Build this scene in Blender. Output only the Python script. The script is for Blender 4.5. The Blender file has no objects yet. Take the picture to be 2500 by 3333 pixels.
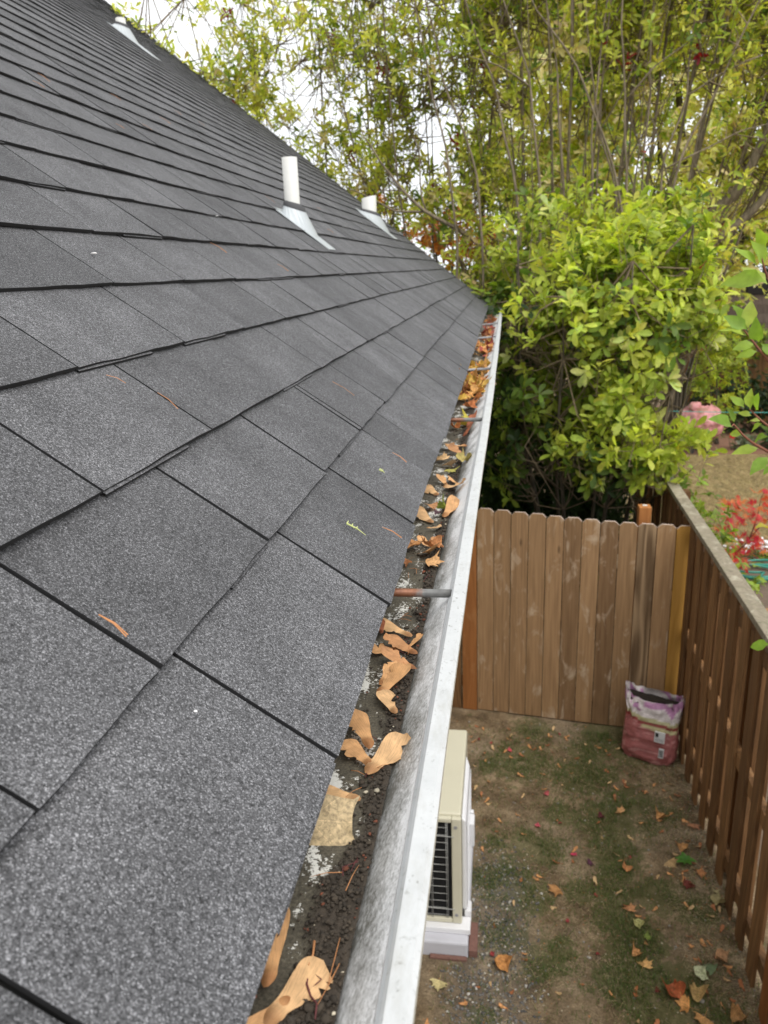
import bpy, math, random
import numpy as np
from mathutils import Vector, Matrix, noise as mnoise

# ------------------------------------------------------------------ camera, sky, sun, exposure
scn = bpy.context.scene
C = scn.collection
cam_d = bpy.data.cameras.new('camera')
cam = bpy.data.objects.new('camera', cam_d)
C.objects.link(cam)
R_ = ((0.98883544, 0.14385462, -0.03886274), (0.00639176, -0.30151093, -0.95344127), (-0.14887448, 0.94254814, -0.29906418))
CAM = Vector((0.12975, 0.0, 0.35384))
cam.matrix_world = Matrix.Translation(CAM) @ Matrix(((R_[0][0], -R_[1][0], -R_[2][0]), (R_[0][1], -R_[1][1], -R_[2][1]), (R_[0][2], -R_[1][2], -R_[2][2]))).to_4x4()
cam_d.sensor_fit = 'VERTICAL'
cam_d.sensor_height = 24.0
cam_d.sensor_width = 18.0
cam_d.lens = 24.0 * 2503 / 3333
cam_d.clip_start = 0.02
cam_d.clip_end = 400
cam_d.dof.use_dof = True
cam_d.dof.focus_distance = 0.85
cam_d.dof.aperture_fstop = 8.0
scn.camera = cam

SUN_EL, SUN_AZ = math.radians(60), math.radians(140)     # azimuth clockwise from +Y
world = bpy.data.worlds.new('World')
scn.world = world
world.use_nodes = True
wn, wl = world.node_tree.nodes, world.node_tree.links
wn.clear()
sky = wn.new('ShaderNodeTexSky')
sky.sky_type = 'NISHITA'
sky.sun_disc = False
sky.sun_elevation = SUN_EL
sky.sun_rotation = SUN_AZ
sky.dust_density = 4.0
hs = wn.new('ShaderNodeHueSaturation')
hs.inputs['Saturation'].default_value = 0.25
wl.new(sky.outputs[0], hs.inputs['Color'])
tcw = wn.new('ShaderNodeTexCoord')
cn = wn.new('ShaderNodeTexNoise')
cn.inputs['Scale'].default_value = 2.2
cn.inputs['Detail'].default_value = 4
wl.new(tcw.outputs['Generated'], cn.inputs['Vector'])
cr = wn.new('ShaderNodeValToRGB')                       # the overcast layer
cr.color_ramp.elements[0].position, cr.color_ramp.elements[1].position = 0.3, 0.75
cr.color_ramp.elements[0].color = (8.3, 8.6, 9.0, 1)
cr.color_ramp.elements[1].color = (10.6, 10.7, 10.8, 1)
wl.new(cn.outputs['Fac'], cr.inputs[0])
mx = wn.new('ShaderNodeMixRGB')
mx.inputs[0].default_value = 0.85
wl.new(hs.outputs[0], mx.inputs[1])
wl.new(cr.outputs[0], mx.inputs[2])
bg = wn.new('ShaderNodeBackground')
bg.inputs['Strength'].default_value = 0.10
wl.new(mx.outputs[0], bg.inputs['Color'])
wo = wn.new('ShaderNodeOutputWorld')
wl.new(bg.outputs[0], wo.inputs[0])

sun_d = bpy.data.lights.new('sun', 'SUN')
sun_d.energy = 1.4
sun_d.angle = math.radians(40)
sun_d.color = (1.0, 0.96, 0.9)
sun = bpy.data.objects.new('sun', sun_d)
C.objects.link(sun)
sdir = Vector((math.sin(SUN_AZ) * math.cos(SUN_EL), math.cos(SUN_AZ) * math.cos(SUN_EL), math.sin(SUN_EL)))
sun.rotation_euler = sdir.to_track_quat('Z', 'Y').to_euler()
sun.location = (4, -6, 10)

scn.view_settings.view_transform = 'Standard'
scn.view_settings.look = 'None'
scn.view_settings.gamma = 1
scn.view_settings.use_curve_mapping = False
scn.view_settings.exposure = 0.74
scn.cycles.use_denoising = True
scn.cycles.max_bounces = 6
scn.cycles.diffuse_bounces = 4
scn.cycles.transparent_max_bounces = 4

# ------------------------------------------------------------------ helpers
rnd = random.Random(7)
RG = np.random.default_rng(11)
TH = 0.65591456
CT, ST = math.cos(TH), math.sin(TH)
EXP = 0.143                       # shingle exposure
TAB = 0.285                       # tab width
UP = Vector((-CT, 0, ST))
NR = Vector((ST, 0, CT))
GZ = -3.30
ROFF = -0.0105                    # roof deck lies below the fitted shingle surface


class NT:
    def __init__(s, name):
        s.m = bpy.data.materials.new(name)
        s.m.use_nodes = True
        s.t = s.m.node_tree
        s.b = s.t.nodes['Principled BSDF']
        s.out = s.t.nodes['Material Output']

    def n(s, typ, ins=None, **props):
        nd = s.t.nodes.new('ShaderNode' + typ)
        for k, v in props.items():
            setattr(nd, k, v)
        for k, v in (ins or {}).items():
            s.put(nd.inputs[k], v)
        return nd

    def put(s, sock, v):
        if hasattr(v, 'is_output'):
            s.t.links.new(v, sock)
        elif isinstance(v, bpy.types.Node):
            s.t.links.new(v.outputs[0], sock)
        else:
            if isinstance(v, tuple) and len(v) == 3 and sock.type == 'RGBA':
                v = (*v, 1)
            sock.default_value = v

    def set(s, **kw):
        for k, v in kw.items():
            s.put(s.b.inputs[k.replace('_', ' ')], v)

    def noise(s, vec, scale, detail=3, rough=0.55, dist=0.0):
        d = {'Scale': scale, 'Detail': detail, 'Roughness': rough, 'Distortion': dist}
        if vec is not None:
            d['Vector'] = vec
        return s.n('TexNoise', d).outputs['Fac']

    def ramp(s, fac, stops):
        r = s.n('ValToRGB', {0: fac})
        el = r.color_ramp.elements
        while len(el) < len(stops):
            el.new(0.5)
        for e, (p, c) in zip(el, stops):
            e.position = p
            e.color = (*c, 1) if isinstance(c, tuple) else (c, c, c, 1)
        return r.outputs[0]

    def mix(s, f, a, b, mode='MIX'):
        return s.n('MixRGB', {0: f, 1: a, 2: b}, blend_type=mode).outputs[0]

    def math(s, op, a, b=0.5):
        return s.n('Math', {0: a, 1: b}, operation=op).outputs[0]

    def map(s, vec, scale=(1, 1, 1), loc=(0, 0, 0)):
        return s.n('Mapping', {'Vector': vec, 'Scale': scale, 'Location': loc}).outputs[0]

    def pos(s):
        return s.n('NewGeometry').outputs['Position']

    def objc(s):
        """object coordinates shifted by a random amount per object"""
        tc = s.n('TexCoord').outputs['Object']
        oi = s.n('ObjectInfo').outputs['Random']
        off = s.n('CombineXYZ', {0: s.math('MULTIPLY', oi, 37.0), 1: s.math('MULTIPLY', oi, 91.0), 2: s.math('MULTIPLY', oi, 53.0)})
        return s.n('VectorMath', {0: tc, 1: off.outputs[0]}, operation='ADD').outputs[0]

    def bump(s, h, strength=0.4, dist=0.002):
        b = s.n('Bump', {'Height': h, 'Strength': strength, 'Distance': dist})
        s.put(s.b.inputs['Normal'], b.outputs[0])


def mesh_np(name, v, f, mat=None, tint=None, smooth=False, mats=None, midx=None):
    me = bpy.data.meshes.new(name)
    v = np.asarray(v, np.float32).reshape(-1, 3)
    f = np.asarray(f, np.int32)
    k = f.shape[1]
    me.vertices.add(len(v))
    me.vertices.foreach_set('co', v.ravel())
    me.loops.add(f.size)
    me.loops.foreach_set('vertex_index', f.ravel())
    me.polygons.add(len(f))
    me.polygons.foreach_set('loop_start', np.arange(0, f.size, k, dtype=np.int32))
    me.polygons.foreach_set('loop_total', np.full(len(f), k, np.int32))
    if smooth:
        me.polygons.foreach_set('use_smooth', np.ones(len(f), bool))
    if tint is not None:
        a = me.color_attributes.new('tint', 'FLOAT_COLOR', 'POINT')
        t = np.ones((len(v), 4), np.float32)
        t[:, :3] = tint
        a.data.foreach_set('color', t.ravel())
    for m in (mats or ([mat] if mat else [])):
        me.materials.append(m)
    if midx is not None:
        me.polygons.foreach_set('material_index', np.asarray(midx, np.int32))
    me.update()
    me.validate()
    return me


class MB:
    def __init__(s):
        s.v, s.f, s.mi = [], [], []

    def quadbox(s, c8, mi=0):
        b = len(s.v)
        s.v += [tuple(p) for p in c8]
        for q in ((0, 3, 2, 1), (4, 5, 6, 7), (0, 1, 5, 4), (1, 2, 6, 5), (2, 3, 7, 6), (3, 0, 4, 7)):
            s.f.append(tuple(b + i for i in q))
            s.mi.append(mi)

    def box(s, x0, x1, y0, y1, z0, z1, mi=0):
        s.quadbox([(x0, y0, z0), (x1, y0, z0), (x1, y1, z0), (x0, y1, z0), (x0, y0, z1), (x1, y0, z1), (x1, y1, z1), (x0, y1, z1)], mi)

    def tube(s, pts, rads, seg=8, mi=0, cap=True):
        pts = [Vector(p) for p in pts]
        b = len(s.v)
        prev = None
        for i, p in enumerate(pts):
            t = (pts[min(i + 1, len(pts) - 1)] - pts[max(i - 1, 0)]).normalized()
            if prev is None:
                a = t.orthogonal().normalized()
            else:
                a = (prev - t * prev.dot(t)).normalized()
            prev = a
            c = t.cross(a)
            r = rads[i] if isinstance(rads, (list, tuple)) else rads
            for j in range(seg):
                an = 2 * math.pi * j / seg
                s.v.append(tuple(p + (a * math.cos(an) + c * math.sin(an)) * r))
        for i in range(len(pts) - 1):
            for j in range(seg):
                k = (j + 1) % seg
                s.f.append((b + i * seg + j, b + i * seg + k, b + (i + 1) * seg + k, b + (i + 1) * seg + j))
                s.mi.append(mi)
        if cap:
            s.f.append(tuple(b + j for j in reversed(range(seg))))
            s.f.append(tuple(b + (len(pts) - 1) * seg + j for j in range(seg)))
            s.mi += [mi, mi]

    def mesh(s, name, mats, smooth=False, bevel=0):
        me = bpy.data.meshes.new(name)
        me.from_pydata(s.v, [], s.f)
        for m in (mats if isinstance(mats, (list, tuple)) else [mats]):
            me.materials.append(m)
        me.polygons.foreach_set('material_index', s.mi)
        if smooth:
            me.polygons.foreach_set('use_smooth', [True] * len(s.f))
        me.update()
        return me

    def obj(s, name, mats, parent=None, smooth=False, bevel=0, seg=2):
        o = link(name, s.mesh(name, mats, smooth), parent)
        if bevel:
            bv = o.modifiers.new('bevel', 'BEVEL')
            bv.width = bevel
            bv.segments = seg
            bv.limit_method = 'ANGLE'
        return o


def link(name, me, parent=None, loc=None, mw=None):
    o = bpy.data.objects.new(name, me)
    C.objects.link(o)
    if parent is not None:
        o.parent = parent
        o.matrix_parent_inverse = Matrix.Translation(-Vector(parent.location)) if parent.type == 'EMPTY' else Matrix.Identity(4)
    if mw is not None:
        o.matrix_basis = mw
    elif loc is not None:
        o.location = loc
    return o


def tag(o, label=None, cat=None, group=None, kind=None):
    if label:
        o['label'] = label
    if cat:
        o['category'] = cat
    if group:
        o['group'] = group
    if kind:
        o['kind'] = kind
    return o


def thing(name, label, cat, loc=(0, 0, 0), group=None):
    o = bpy.data.objects.new(name, None)
    o.empty_display_size = 0.1
    o.location = loc
    C.objects.link(o)
    return tag(o, label, cat, group)


def frame_m(pos, x, n):
    """matrix with local x along x, local z near n"""
    x = Vector(x).normalized()
    n = Vector(n)
    n = (n - x * n.dot(x)).normalized()
    y = n.cross(x)
    m = Matrix((x, y, n)).transposed().to_4x4()
    m.translation = pos
    return m


# ------------------------------------------------------------------ materials
def m_shingle():
    s = NT('shingle_granules')
    p = s.pos()
    vo = s.n('TexVoronoi', {'Vector': p, 'Scale': 1250.0}, feature='F1')
    sep = s.n('SeparateColor', {0: vo.outputs['Color']})
    g = s.ramp(sep.outputs[0], [(0.0, 0.012), (0.35, 0.034), (0.62, 0.078), (0.85, 0.15), (1.0, 0.38)])
    n2 = s.noise(p, 420, 3)
    g = s.mix(0.35, g, s.ramp(n2, [(0.32, 0.012), (0.7, 0.20)]))
    g = s.mix(1.0, g, s.ramp(s.noise(p, 230, 5, 0.85), [(0.34, 0.66), (0.5, 1.0), (0.66, 1.36)]), 'MULTIPLY')
    tone = s.math('ADD', s.math('MULTIPLY', s.n('ObjectInfo').outputs['Random'], 0.34), 0.92)
    big = s.ramp(s.noise(s.map(p, (1, 1, 1)), 8, 5, 0.65), [(0.28, 0.72), (0.72, 1.25)])
    g = s.mix(1.0, g, big, 'MULTIPLY')
    g = s.mix(1.0, g, s.n('CombineColor', {0: tone, 1: tone, 2: s.math('MULTIPLY', tone, 1.045)}).outputs[0], 'MULTIPLY')
    s.set(Base_Color=g, Roughness=0.9)
    s.b.inputs['Specular IOR Level'].default_value = 0.35
    s.bump(vo.outputs['Distance'], 0.7, 0.0012)
    return s.m


def m_plain(name, col, rough=0.6, metal=0.0, var=0.12, scale=30, spec=None, bump=0.0):
    s = NT(name)
    n = s.noise(s.pos(), scale, 4)
    c = s.mix(n, tuple(c * (1 - var) for c in col), tuple(min(1, c * (1 + var)) for c in col))
    s.set(Base_Color=c, Roughness=rough, Metallic=metal)
    if spec is not None:
        s.b.inputs['Specular IOR Level'].default_value = spec
    if bump:
        s.bump(n, bump, 0.003)
    return s.m


def m_wood(name, dark, light, pale=None, pale_amt=0.0, rough=0.75, moss=None, ring_amp=0.16):
    s = NT(name)
    p = s.objc()
    st = s.noise(s.map(p, (60, 60, 2.2)), 1.0, 5, 0.6)
    w = s.noise(s.map(p, (4, 4, 0.55)), 1.0, 2, 0.5)
    x = s.n('SeparateXYZ', {0: p}).outputs[0]
    ph = s.math('ADD', s.math('MULTIPLY', x, 14.0), s.math('MULTIPLY', w, 14.0))
    ring = s.math('SINE', s.math('MULTIPLY', ph, 6.0))
    ring = s.math('MULTIPLY', ring, ring_amp)
    f = s.math('ADD', s.math('MULTIPLY', st, 1.0), ring)
    tone = s.n('ObjectInfo').outputs['Random']
    col = s.mix(f, dark, light)
    col = s.mix(1.0, col, s.ramp(tone, [(0.0, (0.68, 0.62, 0.56)), (0.5, (1.0, 0.95, 0.88)), (1.0, (1.24, 1.18, 1.10))]), 'MULTIPLY')
    if pale:
        pn = s.ramp(s.noise(s.map(p, (9, 9, 3.5)), 1.0, 4, 0.65, 0.6), [(0.56, 0.0), (0.72, 1.0)])
        col = s.mix(s.math('MULTIPLY', pn, pale_amt), col, pale)
    kn = s.n('TexVoronoi', {'Vector': s.map(p, (7.5, 7.5, 2.3)), 'Scale': 1.0})
    knot = s.ramp(kn.outputs['Distance'], [(0.04, 1.0), (0.10, 0.0)])
    col = s.mix(s.math('MULTIPLY', knot, 0.6), col, tuple(c * 0.35 for c in dark))
    if moss:
        mn = s.ramp(s.noise(s.pos(), 22, 5, 0.7), [(0.5, 0.0), (0.66, 1.0)])
        col = s.mix(s.math('MULTIPLY', mn, 0.6), col, moss)
    s.set(Base_Color=col, Roughness=rough)
    s.b.inputs['Specular IOR Level'].default_value = 0.3
    s.bump(f, 0.35, 0.002)
    return s.m


def m_leaf(name, per_object=False, rough=0.5, trans=0.5, back=None):
    s = NT(name)
    if per_object:
        c = s.n('ObjectInfo').outputs['Color']
    else:
        c = s.n('VertexColor', layer_name='tint').outputs['Color']
    c = s.mix(1.0, c, s.ramp(s.noise(s.pos(), 40, 3), [(0.3, 0.82), (0.7, 1.15)]), 'MULTIPLY')
    s.set(Base_Color=c, Roughness=rough)
    s.b.inputs['Specular IOR Level'].default_value = 0.38
    tr = s.n('BsdfTranslucent', {'Color': s.mix(1.0, c, (1.25, 1.25, 0.55), 'MULTIPLY')})
    ms = s.n('MixShader', {0: trans, 1: s.b.outputs[0], 2: tr.outputs[0]})
    s.t.links.new(ms.outputs[0], s.out.inputs[0])
    return s.m


def m_dry_leaf(name, veins):
    s = NT(name)
    c = s.n('ObjectInfo').outputs['Color']
    tc = s.n('TexCoord').outputs['Object']
    if veins:                                             # fine veins fanning along a maple key's wing
        sp = s.n('SeparateXYZ', {0: tc}).outputs
        fan = s.math('DIVIDE', s.math('SUBTRACT', sp[1], s.math('MULTIPLY', s.math('MULTIPLY', sp[0], sp[0]), 0.25)), s.math('ADD', sp[0], 0.22))
        v = s.noise(s.n('CombineXYZ', {0: s.math('MULTIPLY', fan, 42.0), 1: s.math('MULTIPLY', sp[0], 3.0)}).outputs[0], 1.0, 3, 0.6, 0.2)
        ln = s.ramp(v, [(0.38, 0.80), (0.50, 1.04)])
        ln = s.mix(1.0, ln, s.ramp(sp[0], [(0.10, (0.62, 0.52, 0.45)), (0.30, (1.0, 1.0, 1.0))]), 'MULTIPLY')
        big = s.ramp(s.noise(tc, 4, 3), [(0.3, 0.72), (0.7, 1.2)])
    else:
        v = s.noise(tc, 14, 5, 0.65, 0.3)
        ln = s.ramp(v, [(0.36, 0.62), (0.56, 1.08)])
        big = s.ramp(s.noise(tc, 5, 4), [(0.3, 0.70), (0.7, 1.25)])
        sp = s.n('SeparateXYZ', {0: tc}).outputs
        ang = s.math('ARCTAN2', sp[1], sp[0])
        rad = s.math('SQRT', s.math('ADD', s.math('MULTIPLY', sp[0], sp[0]), s.math('MULTIPLY', sp[1], sp[1])))
        vein = s.math('MULTIPLY', rad, s.math('ABSOLUTE', s.math('SINE', s.math('MULTIPLY', ang, 4.65))))
        c = s.mix(1.0, c, s.ramp(vein, [(0.012, 1.45), (0.035, 1.0)]), 'MULTIPLY')
    c = s.mix(1.0, c, ln, 'MULTIPLY')
    c = s.mix(1.0, c, big, 'MULTIPLY')
    spot = s.ramp(s.noise(s.objc(), 130 if veins else 30, 2), [(0.68, 0.0), (0.74, 1.0)])
    c = s.mix(s.math('MULTIPLY', spot, 0.55), c, (0.06, 0.025, 0.01))
    s.set(Base_Color=c, Roughness=0.6)
    s.b.inputs['Specular IOR Level'].default_value = 0.3
    s.bump(v, 0.5, 0.0008)
    tr = s.n('BsdfTranslucent', {'Color': c})
    ms = s.n('MixShader', {0: 0.15, 1: s.b.outputs[0], 2: tr.outputs[0]})
    s.t.links.new(ms.outputs[0], s.out.inputs[0])
    return s.m


def m_bark(name, a, b):
    s = NT(name)
    n = s.noise(s.map(s.pos(), (30, 30, 7)), 1.0, 5, 0.65)
    s.set(Base_Color=s.ramp(n, [(0.3, a), (0.7, b)]), Roughness=0.85)
    s.bump(n, 0.6, 0.006)
    return s.m


def m_gutter_paint():
    s = NT('gutter_white_paint')
    p = s.pos()
    c = s.mix(s.noise(p, 35, 5, 0.6), (0.38, 0.39, 0.39), (0.54, 0.55, 0.55))
    sp = s.ramp(s.noise(s.map(p, (1, 0.75, 1)), 240, 3, 0.6), [(0.60, 0.0), (0.70, 1.0)])
    pat = s.ramp(s.noise(p, 26, 3), [(0.36, 0.0), (0.58, 1.0)])
    c = s.mix(s.math('MULTIPLY', s.math('MULTIPLY', sp, pat), 0.75), c, (0.17, 0.17, 0.15))
    c = s.mix(s.ramp(s.noise(s.map(p, (1, 0.3, 1)), 45, 5, 0.7), [(0.52, 0.0), (0.75, 0.45)]), c, (0.27, 0.26, 0.22))
    s.set(Base_Color=c, Roughness=0.5)
    s.bump(s.noise(p, 300, 3), 0.15, 0.001)
    return s.m


def m_gutter_inside():
    s = NT('gutter_stained_inside')
    p = s.pos()
    q = s.map(p, (1, 0.45, 1))
    c = s.mix(s.noise(q, 20, 4), (0.66, 0.66, 0.65), (0.86, 0.86, 0.86))
    fine = s.noise(s.map(p, (1, 0.6, 1)), 330, 4, 0.65)
    big = s.noise(q, 24, 4, 0.6)
    z = s.n('SeparateXYZ', {0: p}).outputs
    # stain line follows the gutter's fall
    h = s.math('ADD', s.math('ADD', z[2], 0.070), s.math('MULTIPLY', z[1], 0.0042))
    low = s.ramp(s.math('MULTIPLY', h, 14.0), [(0.15, 1.0), (0.85, 0.05)])
    f = s.math('ADD', s.math('MULTIPLY', fine, 0.45), s.math('ADD', s.math('MULTIPLY', big, 0.7), s.math('MULTIPLY', low, 0.40)))
    st = s.ramp(f, [(0.76, 0.0), (1.14, 1.0)])
    c = s.mix(s.math('MULTIPLY', st, 0.88), c, (0.085, 0.08, 0.06))
    ft = s.ramp(s.noise(p, 420, 3, 0.75), [(0.54, 0.0), (0.66, 0.7)])
    c = s.mix(s.math('MULTIPLY', ft, s.ramp(big, [(0.35, 0.2), (0.6, 1.0)])), c, (0.10, 0.095, 0.07))
    s.set(Base_Color=c, Roughness=0.55)
    return s.m


def m_gutter_edge():
    s = NT('gutter_weathered_edge')
    p = s.pos()
    n = s.noise(p, 170, 5, 0.7)
    c = s.ramp(n, [(0.40, (0.30, 0.28, 0.22)), (0.52, (0.48, 0.46, 0.39)), (0.66, (0.62, 0.60, 0.54))])
    s.set(Base_Color=c, Roughness=0.7)
    s.bump(n, 0.6, 0.002)
    return s.m


def m_silt():
    s = NT('gutter_silt')
    p = s.pos()
    f = s.n('VertexColor', layer_name='tint').outputs['Color']
    film = s.mix(s.noise(p, 45, 5), (0.055, 0.047, 0.032), (0.130, 0.114, 0.080))
    grit = s.ramp(s.noise(p, 420, 3, 0.7), [(0.38, 0.55), (0.66, 1.3)])
    film = s.mix(1.0, film, grit, 'MULTIPLY')
    wn_ = s.noise(s.map(p, (1.3, 0.55, 1)), 34, 3)
    wf = s.noise(p, 330, 4, 0.7)
    w = s.ramp(s.math('ADD', s.math('MULTIPLY', wn_, 1.0), s.math('MULTIPLY', wf, 0.75)), [(0.978, 0.0), (1.01, 1.0)])
    film = s.mix(w, film, (0.66, 0.65, 0.60))
    soil = s.mix(s.noise(p, 260, 4), (0.016, 0.012, 0.008), (0.075, 0.056, 0.038))
    c = s.mix(f, film, soil)
    s.set(Base_Color=c, Roughness=0.85)
    s.bump(s.noise(p, 380, 4, 0.7), 0.7, 0.002)
    return s.m


def m_ground():
    s = NT('yard_soil')
    p = s.pos()
    f = s.n('VertexColor', layer_name='tint').outputs['Color']
    fx = s.n('SeparateColor', {0: f})
    soil = s.ramp(s.noise(p, 6, 7, 0.7), [(0.34, (0.085, 0.058, 0.032)), (0.5, (0.175, 0.124, 0.072)), (0.66, (0.32, 0.24, 0.148))])
    soil = s.mix(s.ramp(s.noise(p, 2.2, 4), [(0.5, 0.0), (0.72, 0.7)]), soil, (0.29, 0.228, 0.155))
    grit = s.ramp(s.noise(p, 95, 4, 0.7), [(0.3, 0.55), (0.7, 1.4)])
    soil = s.mix(1.0, soil, grit, 'MULTIPLY')
    straw = s.ramp(s.noise(s.map(p, (1, 0.7, 1)), 120, 4, 0.7), [(0.60, 0.0), (0.68, 1.0)])
    soil = s.mix(s.math('MULTIPLY', straw, 0.5), soil, (0.27, 0.21, 0.12))
    moss = s.mix(s.noise(p, 70, 4, 0.7), (0.050, 0.062, 0.018), (0.105, 0.115, 0.042))
    mk = s.ramp(s.math('ADD', s.math('MULTIPLY', fx.outputs[0], 0.7), s.math('MULTIPLY', s.noise(p, 16, 6, 0.75), 1.6)), [(0.95, 0.0), (1.50, 0.62)])
    c = s.mix(mk, soil, moss)
    gv = s.mix(s.noise(p, 60, 3), (0.10, 0.10, 0.10), (0.24, 0.23, 0.22))
    c = s.mix(s.math('MULTIPLY', fx.outputs[1], 0.3), c, gv)
    s.set(Base_Color=c, Roughness=0.95)
    s.b.inputs['Specular IOR Level'].default_value = 0.15
    s.bump(s.noise(p, 80, 5, 0.7), 0.9, 0.012)
    return s.m


def m_lawn():
    s = NT('dry_lawn')
    p = s.pos()
    c = s.ramp(s.noise(s.map(p, (1, 0.5, 1)), 9, 7, 0.8), [(0.34, (0.10, 0.066, 0.026)), (0.5, (0.23, 0.16, 0.068)), (0.66, (0.40, 0.30, 0.14))])
    y = s.n('SeparateXYZ', {0: p}).outputs[1]
    g = s.ramp(s.math('ADD', s.noise(s.map(p, (1, 0.6, 1)), 1.6, 6, 0.7), s.math('MULTIPLY', y, -0.045)), [(-0.08, 0.0), (0.10, 0.9)])
    c = s.mix(g, c, s.mix(s.noise(p, 22, 5, 0.75), (0.035, 0.052, 0.014), (0.14, 0.15, 0.05)))
    s.set(Base_Color=c, Roughness=0.95)
    s.bump(s.noise(p, 70, 4, 0.7), 0.8, 0.02)
    return s.m


M = {}
M['shingle'] = m_shingle()
M['asphalt'] = m_plain('asphalt_edge', (0.012, 0.012, 0.013), 0.85, var=0.5, scale=300)
M['deck'] = m_plain('deck_slot_shade', (0.006, 0.006, 0.006), 0.95)  # near black: the depth shade of the tab slots put into the colour
M['gutter'] = m_gutter_paint()
M['gutter_in'] = m_gutter_inside()
M['gutter_edge'] = m_gutter_edge()
M['silt'] = m_silt()
M['siding'] = m_plain('house_siding_paint', (0.42, 0.40, 0.36), 0.7, scale=6)
M['gate'] = m_wood('gate_cedar', (0.130, 0.073, 0.034), (0.420, 0.272, 0.148), (0.58, 0.46, 0.33), 0.7, ring_amp=0.05)
M['arched'] = m_wood('gate_cedar_arched_grain', (0.12, 0.075, 0.040), (0.38, 0.27, 0.165), (0.50, 0.40, 0.28), 0.3, ring_amp=0.42)
M['orange'] = m_wood('fresh_orange_wood', (0.27, 0.105, 0.030), (0.46, 0.20, 0.065), (0.55, 0.30, 0.13), 0.3)
M['yellow'] = m_wood('fresh_yellow_wood', (0.36, 0.19, 0.035), (0.50, 0.28, 0.07))
M['fence'] = m_wood('dark_stained_fence', (0.105, 0.055, 0.023), (0.300, 0.165, 0.072), (0.26, 0.20, 0.12), 0.15)
M['caprail'] = m_wood('grey_weathered_rail', (0.19, 0.17, 0.13), (0.37, 0.34, 0.27), (0.52, 0.49, 0.38), 0.6, moss=(0.16, 0.15, 0.09))
M['cut'] = m_plain('pale_sawn_edge', (0.50, 0.40, 0.33), 0.8, scale=60)
M['ground'] = m_ground()
M['lawn'] = m_lawn()
M['leafmass'] = m_leaf('leaf_mass')
M['leafobj'] = m_leaf('single_leaf', per_object=True)
M['samara'] = m_dry_leaf('maple_key', True)
M['dry'] = m_dry_leaf('fallen_leaf', False)
M['bark'] = m_bark('grey_brown_bark', (0.085, 0.065, 0.040), (0.28, 0.225, 0.150))
M['barkdark'] = m_bark('dark_bark', (0.035, 0.028, 0.018), (0.13, 0.105, 0.07))
M['twig'] = m_bark('twig_bark', (0.11, 0.08, 0.045), (0.28, 0.21, 0.13))
M['redtwig'] = m_bark('red_twig_bark', (0.12, 0.035, 0.02), (0.26, 0.10, 0.055))

# ------------------------------------------------------------------ ground and lawn
grass_spots = [(0.30, 5.17, 0.16), (0.72, 5.03, 0.14), (0.85, 4.56, 0.14), (1.08, 4.78, 0.11), (0.41, 5.62, 0.11), (0.98, 5.60, 0.13), (0.23, 4.01, 0.09), (0.31, 3.83, 0.10), (0.89, 4.25, 0.12), (1.08, 3.91, 0.10), (1.30, 3.82, 0.09), (0.92, 3.19, 0.13), (0.75, 3.27, 0.08), (0.11, 4.26, 0.05), (0.00, 3.94, 0.06), (1.11, 3.31, 0.10), (0.88, 5.08, 0.10), (1.30, 4.65, 0.06), (0.82, 5.33, 0.11), (0.56, 4.58, 0.08), (0.43, 4.23, 0.09), (0.95, 3.60, 0.08), (0.48, 3.46, 0.06), (0.35, 3.32, 0.06), (0.81, 3.70, 0.09), (0.63, 3.90, 0.07), (0.06, 2.99, 0.05), (1.14, 5.33, 0.09)]
for _ in range(26):
    grass_spots.append((rnd.uniform(0.0, 1.45), rnd.uniform(2.0, 5.6), rnd.uniform(0.05, 0.1)))


def grass_mask(x, y):
    g = np.zeros_like(x)
    for (a, b, r) in grass_spots:
        g = np.maximum(g, np.exp(-((x - a) ** 2 + (y - b) ** 2) / (r * 1.25) ** 2))
    return g


def gravel_mask(x, y):
    return np.clip(1.4 - np.abs((x - 0.10) / 0.22), 0, 1) * np.clip((4.35 - y) / 0.5, 0, 1)


def sheet(name, x0, x1, y0, y1, nx, ny, z, amp, mat, tintf=None, kind='structure'):
    X, Y = np.meshgrid(np.linspace(x0, x1, nx), np.linspace(y0, y1, ny))
    Z = np.full_like(X, z)
    if amp:
        for i in range(ny):
            for j in range(nx):
                e = min(X[i, j] - x0, x1 - X[i, j], Y[i, j] - y0, y1 - Y[i, j])
                if e > 1e-6:
                    Z[i, j] += amp * (mnoise.noise(Vector((X[i, j] * 3, Y[i, j] * 3, 0))) + 0.5 * mnoise.noise(Vector((X[i, j] * 11, Y[i, j] * 11, 5))))
    v = np.stack([X, Y, Z], -1).reshape(-1, 3)
    idx = np.arange(nx * ny).reshape(ny, nx)
    f = np.stack([idx[:-1, :-1], idx[:-1, 1:], idx[1:, 1:], idx[1:, :-1]], -1).reshape(-1, 4)
    t = None
    if tintf:
        t = tintf(v[:, 0], v[:, 1])
    return tag(link(name, mesh_np(name, v, f, mat, t, smooth=True)), kind=kind)


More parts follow.
